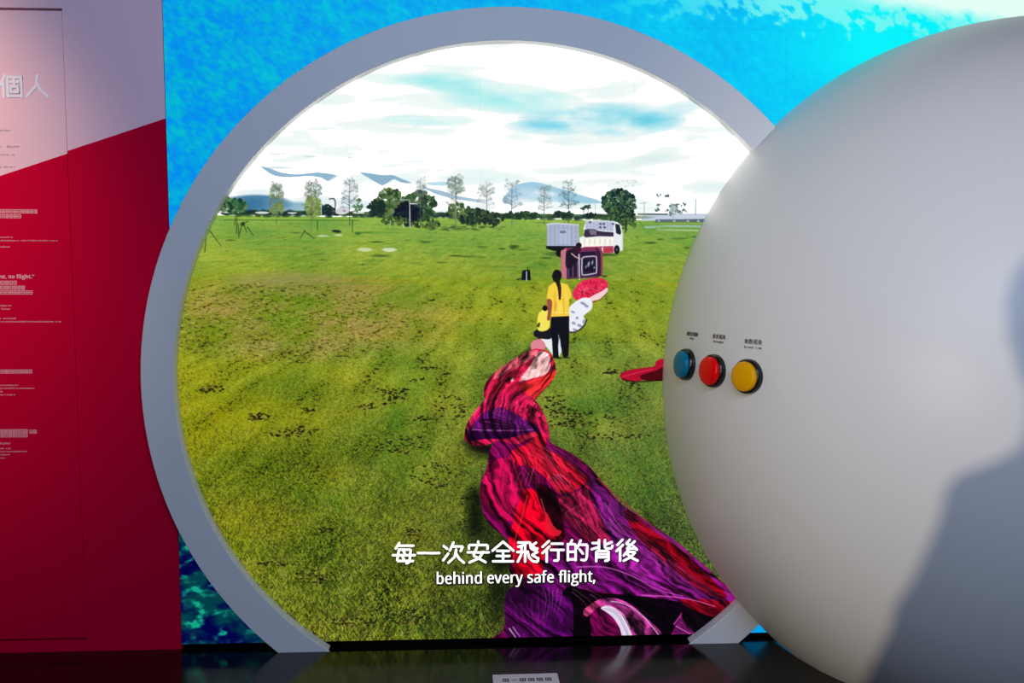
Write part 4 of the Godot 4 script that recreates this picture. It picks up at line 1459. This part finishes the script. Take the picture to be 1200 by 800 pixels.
func sweep(prof: Array, a0: Array, a1: Array, n: int) -> ArrayMesh:
	var st := begin()
	st.set_smooth_group(-1)
	var m := prof.size()
	var at := func(k: int, t: float) -> Vector3:
		var a: float = lerpf(a0[k], a1[k], t)
		return Vector3(cos(a) * prof[k].x, maxf(RING.y + sin(a) * prof[k].x, 0.0), prof[k].y)
	for i in n:
		var t0 := float(i) / n
		var t1 := float(i + 1) / n
		for k in m:
			var k2 := (k + 1) % m
			var a: Vector3 = at.call(k, t0)
			var b: Vector3 = at.call(k2, t0)
			var c: Vector3 = at.call(k2, t1)
			var d: Vector3 = at.call(k, t1)
			var am: float = lerpf(a0[k], a1[k], (t0 + t1) / 2)
			var mid: Vector3 = (a + b + c + d) / 4.0
			var core := Vector3(cos(am) * (RING_IN + RING_OUT) / 2, RING.y + sin(am) * (RING_IN + RING_OUT) / 2, RING_DEEP / 2)
			var o := (mid - core)
			if k == 0 or k == 4:
				o = Vector3(cos(am), sin(am), 0) * (1.0 if k == 0 else -1.0)
			elif k == 2:
				o = Vector3.BACK
			elif k == 5:
				o = Vector3.FORWARD
			quad(st, a, b, c, d, o)
	for e in [0.0, 1.0]:
		var q: Array[Vector3] = []
		for k in m:
			q.append(at.call(k, e))
		var s: Vector3 = at.call(0, 0.5 if n > 100 else 1.0 - e)
		for k in range(1, m - 1):
			tri(st, q[0], q[k], q[k + 1], q[0] - s)
	return done(st)

# ---------------------------------------------------------------- the dome with its buttons
func build_dome() -> void:
	var t := thing("dome_console", "big smooth white dome at the right with three coloured push buttons near its left edge", "dome", Vector3(DOME.x, 0, 0))
	var white := paint(rgb(206, 204, 202), 0.40, 0.32)
	var v := PackedVector3Array()
	var nn := PackedVector3Array()
	var ix := PackedInt32Array()
	var nv := 256
	var nu := 72
	for i in nv + 1:
		var a := TAU * i / nv
		var um := PI / 2
		if sin(a) < 0.0:
			var s := DOME.y / (DOME_R * -sin(a))
			if s < 1.0:
				um = asin(s)
		for k in nu + 1:
			var u := um * k / nu
			var p := Vector3(sin(u) * cos(a), sin(u) * sin(a), cos(u))
			v.append(Vector3(p.x * DOME_R, p.y * DOME_R + DOME.y, p.z * DOME_R * DOME_FLAT + 0.0015))
			nn.append(Vector3(p.x, p.y, p.z / DOME_FLAT).normalized())
	for i in nv:
		for k in nu:
			var a := i * (nu + 1) + k
			var b := a + nu + 1
			for q in [[a, a + 1, b + 1], [a, b + 1, b]]:
				var g := (v[q[1]] - v[q[0]]).cross(v[q[2]] - v[q[0]])
				if g.length() < 1e-12:
					continue
				if g.dot(nn[q[0]] + nn[q[1]]) > 0.0:
					ix.append_array(PackedInt32Array([q[0], q[2], q[1]]))
				else:
					ix.append_array(PackedInt32Array(q))
	var arr := []
	arr.resize(Mesh.ARRAY_MAX)
	arr[Mesh.ARRAY_VERTEX] = v
	arr[Mesh.ARRAY_NORMAL] = nn
	arr[Mesh.ARRAY_INDEX] = ix
	var m := ArrayMesh.new()
	m.add_surface_from_arrays(Mesh.PRIMITIVE_TRIANGLES, arr)
	put("shell", m, white, t)
	# buttons: black bezel and a coloured, slightly domed cap
	var bz := PackedVector2Array([Vector2(0.059, -0.012), Vector2(0.059, 0.010), Vector2(0.058, 0.016), Vector2(0.0555, 0.0205), Vector2(0.0530, 0.022), Vector2(0.0515, 0.021), Vector2(0.051, 0.016), Vector2(0.0, 0.016)])
	var cp := PackedVector2Array()
	cp.append(Vector2(0.0505, 0.0165))
	cp.append(Vector2(0.0503, 0.0275))
	for k in 9:
		var a := PI / 2 * k / 8.0
		cp.append(Vector2(cos(a) * 0.0495, 0.0300 + sin(a) * 0.0115))
	var bezel := lathe(bz, 48)
	var cap := lathe(cp, 48)
	var black := paint(rgb(10, 10, 11), 0.3, 0.5)
	var ink := paint(rgb(84, 76, 80), 0.6, 0.3)
	for q in [[805.5, 427.0, rgb(0, 104, 136), "blue"], [837.5, 434.5, rgb(214, 6, 10), "red"], [877.5, 441.0, rgb(214, 152, 4), "yellow"]]:
		var p := on_dome(q[0], q[1])
		var b := Node3D.new()
		b.name = "push_button"
		t.add_child(b, true)
		b.transform = Transform3D(facing(dome_normal(p)), p - t.position)
		b.set_meta("label", q[3] + " push button in a black bezel")
		put("bezel", bezel, black, b)
		var cm := paint(q[2], 0.3, 0.3)
		put("button_cap", cap, cm, b)
	for q in [["飛行員視角", "Pilot", 811.8, 391.2, 811.4, 396.8, 0.0155], ["乘客視角", "Passenger", 843.0, 394.3, 842.4, 400.4, 0.0165], ["地勤視角", "Ground Crew", 883.0, 400.2, 882.5, 406.0, 0.0178]]:
		var p := on_dome(q[2], q[3])
		var c := Node3D.new()
		c.name = "caption"
		t.add_child(c, true)
		c.transform = Transform3D(facing(dome_normal(p)), p - t.position)
		var n: int = q[0].length()
		var s: float = q[6]
		var st := begin()
		for i in n:
			for l in HAN[q[0][i]].split("|"):
				var w := pts(l)
				for k in w.size():
					w[k] += Vector2((i - n / 2.0) * 106.0, -50.0)
				bar_line(st, w, s, s * 0.07, 0.0022)
		put("text_line", done(st), ink, c)
		var f := SystemFont.new()
		f.font_names = PackedStringArray(["Droid Sans Mono"])
		var tm := TextMesh.new()
		tm.font = f
		tm.font_size = 32
		tm.pixel_size = s * 0.62 / 32.0
		tm.depth = 0.003
		tm.text = q[1]
		put("text_line", tm, ink, c, Vector3(0, -s * 1.12, 0.0))

func facing(n: Vector3) -> Basis:
	var right := Vector3.UP.cross(n).normalized()
	return Basis(right, n.cross(right).normalized(), n)

# ---------------------------------------------------------------- the label on the floor
func build_floor_label() -> void:
	var a := on_floor(577, 791)
	var b := on_floor(653, 789)
	var t := thing("floor_label", "small white printed label lying on the black floor before the screen", "label", Vector3((a.x + b.x) / 2, 0, a.z))
	var w := b.x - a.x
	var plate := put("plate", box(Vector3(-w / 2, 0.0, 0.0), Vector3(w / 2, 0.003, 0.11), 0.001), paint(rgb(214, 206, 212), 0.6), t)
	plate.rotation.y = 0.012
	var st := begin()
	rng.seed = 9
	var s := 0.024
	for i in 6:
		var x := -w / 2 + 0.036 + i * 0.0315
		for k in 3:
			if i == 1 and k != 1:
				continue
			slab(st, Vector3(x, 0.0028, 0.035 + k * s * 0.42), Vector3(x + s, 0.0034, 0.035 + k * s * 0.42 + s * 0.16))
		if i != 1:
			for k in 3:
				slab(st, Vector3(x + s * 0.38 * k, 0.0028, 0.035), Vector3(x + s * 0.38 * k + s * 0.14, 0.0034, 0.035 + s))
	put("text_line", done(st), paint(rgb(20, 16, 20), 0.7), plate)

# ---------------------------------------------------------------- the visitor who takes the picture (behind the camera; throws the shadow on the dome)
# bones: [from, to, radius at from, radius at to]
func field(p: Vector3, bones: Array, k: float) -> float:
	var d := 1e9
	for b in bones:
		var a: Vector3 = b[0]
		var ab: Vector3 = b[1] - a
		var l := ab.length_squared()
		var t := clampf((p - a).dot(ab) / l, 0.0, 1.0) if l > 1e-9 else 0.0
		var e := (p - a - ab * t).length() - lerpf(b[2], b[3], t)
		if d > 1e8:
			d = e
		else:
			var h := clampf(0.5 + 0.5 * (d - e) / k, 0.0, 1.0)
			d = lerpf(d, e, h) - k * h * (1.0 - h)
	return d

func net(bones: Array, cell: float, k: float, tint: Callable, st: SurfaceTool) -> void:
	var lo := Vector3(1e9, 1e9, 1e9)
	var hi := -lo
	for b in bones:
		var r: float = maxf(b[2], b[3]) + k * 0.5 + cell * 2.0
		for q in [b[0], b[1]]:
			lo = lo.min(q - Vector3(r, r, r))
			hi = hi.max(q + Vector3(r, r, r))
	var n := Vector3i(((hi - lo) / cell).ceil()) + Vector3i.ONE
	var f := PackedFloat32Array()
	f.resize(n.x * n.y * n.z)
	var sx := n.y * n.z
	var sy := n.z
	for i in n.x:
		for j in n.y:
			for m in n.z:
				f[i * sx + j * sy + m] = field(lo + Vector3(i, j, m) * cell, bones, k)
	var vert := {}
	for i in n.x - 1:
		for j in n.y - 1:
			for m in n.z - 1:
				var o := i * sx + j * sy + m
				var c := Vector3.ZERO
				var w := 0
				var s0 := f[o] < 0.0
				var same := true
				for q in [sx, sy, 1, sx + sy, sx + 1, sy + 1, sx + sy + 1]:
					if (f[o + q] < 0.0) != s0:
						same = false
						break
				if same:
					continue
				for e in EDGES:
					var a := o + int(e[0].x) * sx + int(e[0].y) * sy + int(e[0].z)
					var b := o + int(e[1].x) * sx + int(e[1].y) * sy + int(e[1].z)
					if (f[a] < 0.0) != (f[b] < 0.0):
						c += e[0].lerp(e[1], f[a] / (f[a] - f[b]))
						w += 1
				vert[o] = lo + (Vector3(i, j, m) + c / w) * cell
	var steps := [sx, sy, 1]
	for o: int in vert:
		for ax in 3:
			var u: int = steps[(ax + 1) % 3]
			var v: int = steps[(ax + 2) % 3]
			var s: int = steps[ax]
			if o + s >= f.size() or (f[o] < 0.0) == (f[o + s] < 0.0):
				continue
			if not (vert.has(o - u) and vert.has(o - v) and vert.has(o - u - v)):
				continue
			var q: Array[Vector3] = [vert[o], vert[o - u], vert[o - u - v], vert[o - v]]
			var out := Vector3.ZERO
			out[ax] = 1.0 if f[o] < 0.0 else -1.0
			var ids := [0, 1, 2, 0, 2, 3]
			if (q[1] - q[0]).cross(q[2] - q[0]).dot(out) > 0.0:
				ids = [0, 2, 1, 0, 3, 2]
			for id: int in ids:
				st.set_color(tint.call(q[id]))
				st.add_vertex(q[id])

const EDGES := [
	[Vector3(0, 0, 0), Vector3(1, 0, 0)], [Vector3(0, 1, 0), Vector3(1, 1, 0)], [Vector3(0, 0, 1), Vector3(1, 0, 1)], [Vector3(0, 1, 1), Vector3(1, 1, 1)],
	[Vector3(0, 0, 0), Vector3(0, 1, 0)], [Vector3(1, 0, 0), Vector3(1, 1, 0)], [Vector3(0, 0, 1), Vector3(0, 1, 1)], [Vector3(1, 0, 1), Vector3(1, 1, 1)],
	[Vector3(0, 0, 0), Vector3(0, 0, 1)], [Vector3(1, 0, 0), Vector3(1, 0, 1)], [Vector3(0, 1, 0), Vector3(0, 1, 1)], [Vector3(1, 1, 0), Vector3(1, 1, 1)],
]

func build_visitor() -> void:
	var t := thing("person", "unseen person in a dark coat behind the camera, one hand raised with a phone, shadowing the dome", "person", Vector3(0, 0, 3.74))
	var skin := rgb(196, 144, 116).srgb_to_linear()
	var shirt := rgb(40, 44, 58).srgb_to_linear()
	var jeans := rgb(32, 34, 44).srgb_to_linear()
	var shoe := rgb(20, 20, 22).srgb_to_linear()
	var body := []
	var c := Vector3(-0.265, 0, 0)      # the body stands a little left of the phone
	for s in [-1.0, 1.0]:
		body += [
			[c + Vector3(s * 0.085, 0.86, 0.04), c + Vector3(s * 0.095, 0.46, 0.02), 0.082, 0.057],
			[c + Vector3(s * 0.095, 0.46, 0.02), c + Vector3(s * 0.10, 0.10, 0.05), 0.055, 0.040],
			[c + Vector3(s * 0.10, 0.052, 0.08), c + Vector3(s * 0.12, 0.036, -0.10), 0.042, 0.034],
			[c + Vector3(s * 0.04, 1.245, 0.02), c + Vector3(s * 0.145, 1.190, 0.02), 0.052, 0.055],
		]
	body += [
		[c + Vector3(-0.145, 1.175, 0.02), c + Vector3(-0.270, 0.955, 0.05), 0.056, 0.050],
		[c + Vector3(-0.270, 0.955, 0.05), c + Vector3(-0.345, 0.76, -0.01), 0.048, 0.030],
		[c + Vector3(-0.10, 1.00, 0.05), c + Vector3(-0.19, 0.62, 0.06), 0.10, 0.10],  # coat flare, widened to shape the shadow on the dome
		[c + Vector3(-0.18, 1.00, 0.05), c + Vector3(-0.27, 0.66, 0.05), 0.07, 0.08],
		[c + Vector3(0.06, 1.00, 0.05), c + Vector3(0.10, 0.62, 0.06), 0.10, 0.10],
		[c + Vector3(0.15, 1.180, 0.02), Vector3(0.10, 1.06, -0.13), 0.054, 0.043],
		[Vector3(0.10, 1.06, -0.13), Vector3(0.120, 1.415, -0.285), 0.042, 0.026],
		[c + Vector3(-0.055, 0.90, 0.05), c + Vector3(0.055, 0.90, 0.05), 0.105, 0.105],
		[c + Vector3(0, 0.94, 0.05), c + Vector3(0, 1.12, 0.03), 0.112, 0.118],
		[c + Vector3(-0.055, 1.12, 0.03), c + Vector3(0.055, 1.12, 0.03), 0.106, 0.106],
		[c + Vector3(0, 1.26, 0.02), c + Vector3(0, 1.42, 0.0), 0.056, 0.048],
	]
	var head := [
		[c + Vector3(0, 1.545, 0.0), c + Vector3(0, 1.505, -0.01), 0.085, 0.077],
		[c + Vector3(0, 1.465, -0.03), c + Vector3(0, 1.42, -0.055), 0.058, 0.033],
		[c + Vector3(0, 1.52, -0.087), c + Vector3(0, 1.48, -0.105), 0.008, 0.014],
		[c + Vector3(-0.022, 1.445, -0.085), c + Vector3(0.022, 1.445, -0.085), 0.007, 0.007],
		[c + Vector3(0, 1.40, 0.0), c + Vector3(0, 1.47, 0.0), 0.046, 0.052],
		[c + Vector3(-0.083, 1.50, 0.0), c + Vector3(-0.085, 1.475, -0.004), 0.014, 0.010],
		[c + Vector3(0.083, 1.50, 0.0), c + Vector3(0.085, 1.475, -0.004), 0.014, 0.010],
		[c + Vector3(-0.05, 1.535, -0.076), c + Vector3(0.05, 1.535, -0.076), 0.008, 0.008],
	]
	var st := begin()
	st.set_smooth_group(0)
	net(body, 0.02, 0.035, func(p: Vector3) -> Color:
		if p.y < 0.072: return shoe
		if p.y < 0.54: return jeans
		if p.y > 1.295 and absf(p.x - c.x) < 0.085: return skin
		return skin if p.z < -0.22 else shirt, st)
	net(head, 0.008, 0.018, func(_p: Vector3) -> Color: return skin, st)
	# right hand round the side of the phone, left hand hanging
	var hand := [
		[Vector3(0.120, 1.415, -0.285), Vector3(0.103, 1.465, -0.322), 0.024, 0.025],
		[Vector3(0.110, 1.440, -0.31), Vector3(0.097, 1.495, -0.328), 0.022, 0.017],
		[Vector3(0.100, 1.440, -0.305), Vector3(0.086, 1.458, -0.317), 0.012, 0.010],
		[Vector3(0.086, 1.458, -0.317), Vector3(0.060, 1.470, -0.328), 0.010, 0.008],
	]
	for i in 4:
		var y: float = 1.457 + i * 0.019
		hand.append([Vector3(0.102, y, -0.330), Vector3(0.092, y + 0.005, -0.355), 0.0095, 0.009])
		hand.append([Vector3(0.092, y + 0.005, -0.355), Vector3(0.070 - 0.004 * absf(i - 1.5), y + 0.007, -0.365), 0.009, 0.0078])
	net(hand, 0.005, 0.006, func(_p: Vector3) -> Color: return skin, st)
	# the left hand hangs beside the coat
	hand = [
		[c + Vector3(-0.345, 0.765, -0.01), c + Vector3(-0.356, 0.71, -0.02), 0.025, 0.030],
		[c + Vector3(-0.356, 0.71, -0.045), c + Vector3(-0.356, 0.69, 0.005), 0.018, 0.018],
		[c + Vector3(-0.350, 0.745, -0.035), c + Vector3(-0.342, 0.705, -0.068), 0.013, 0.011],
		[c + Vector3(-0.342, 0.705, -0.068), c + Vector3(-0.340, 0.675, -0.074), 0.011, 0.0085],
	]
	for i in 4:
		var z: float = -0.048 + i * 0.019
		var l: float = [0.075, 0.086, 0.080, 0.062][i]
		hand.append([c + Vector3(-0.357, 0.695, z), c + Vector3(-0.356, 0.695 - l * 0.55, z - 0.004), 0.0098, 0.009])
		hand.append([c + Vector3(-0.356, 0.695 - l * 0.55, z - 0.004), c + Vector3(-0.346, 0.695 - l, z - 0.010), 0.009, 0.0078])
	net(hand, 0.005, 0.006, func(_p: Vector3) -> Color: return skin, st)
	var m := paint(Color.WHITE, 0.75, 0.3)
	m.vertex_color_use_as_albedo = true
	put("body", done(st, true), m, t)
	st = begin()
	st.set_smooth_group(0)
	net([[c + Vector3(0, 1.56, 0.012), c + Vector3(0, 1.545, 0.022), 0.090, 0.090], [c + Vector3(0, 1.545, 0.04), c + Vector3(0, 1.44, 0.05), 0.072, 0.052]], 0.01, 0.02, func(_p: Vector3) -> Color: return Color(0.012, 0.01, 0.01), st)
	put("hair", done(st, true), m, t)
	for s in [-1.0, 1.0]:
		put("eye", lathe(PackedVector2Array([Vector2(0, 0.0), Vector2(0.008, 0.001), Vector2(0.011, 0.006), Vector2(0.008, 0.011), Vector2(0, 0.012)]), 16), paint(rgb(30, 24, 22), 0.2), t, c + Vector3(s * 0.032, 1.513, -0.089))
	# the phone is held by its right end
	var ph := thing("phone", "unseen black phone held level in the right hand of the person behind the camera", "phone", Vector3(0, 1.487, 3.39))
	put("case", box(Vector3(-0.078, -0.037, -0.0035), Vector3(0.078, 0.037, 0.005), 0.002), paint(rgb(16, 16, 18), 0.4), ph)
	put("glass", box(Vector3(-0.074, -0.033, 0.0048), Vector3(0.074, 0.033, 0.0056)), paint(rgb(8, 8, 10), 0.1), ph)
	put("lens_ring", lathe(PackedVector2Array([Vector2(0, -0.005), Vector2(0.007, -0.005), Vector2(0.008, -0.0034), Vector2(0, -0.0034)]), 24), paint(rgb(40, 40, 44), 0.2), ph, Vector3(0, 0, 0))
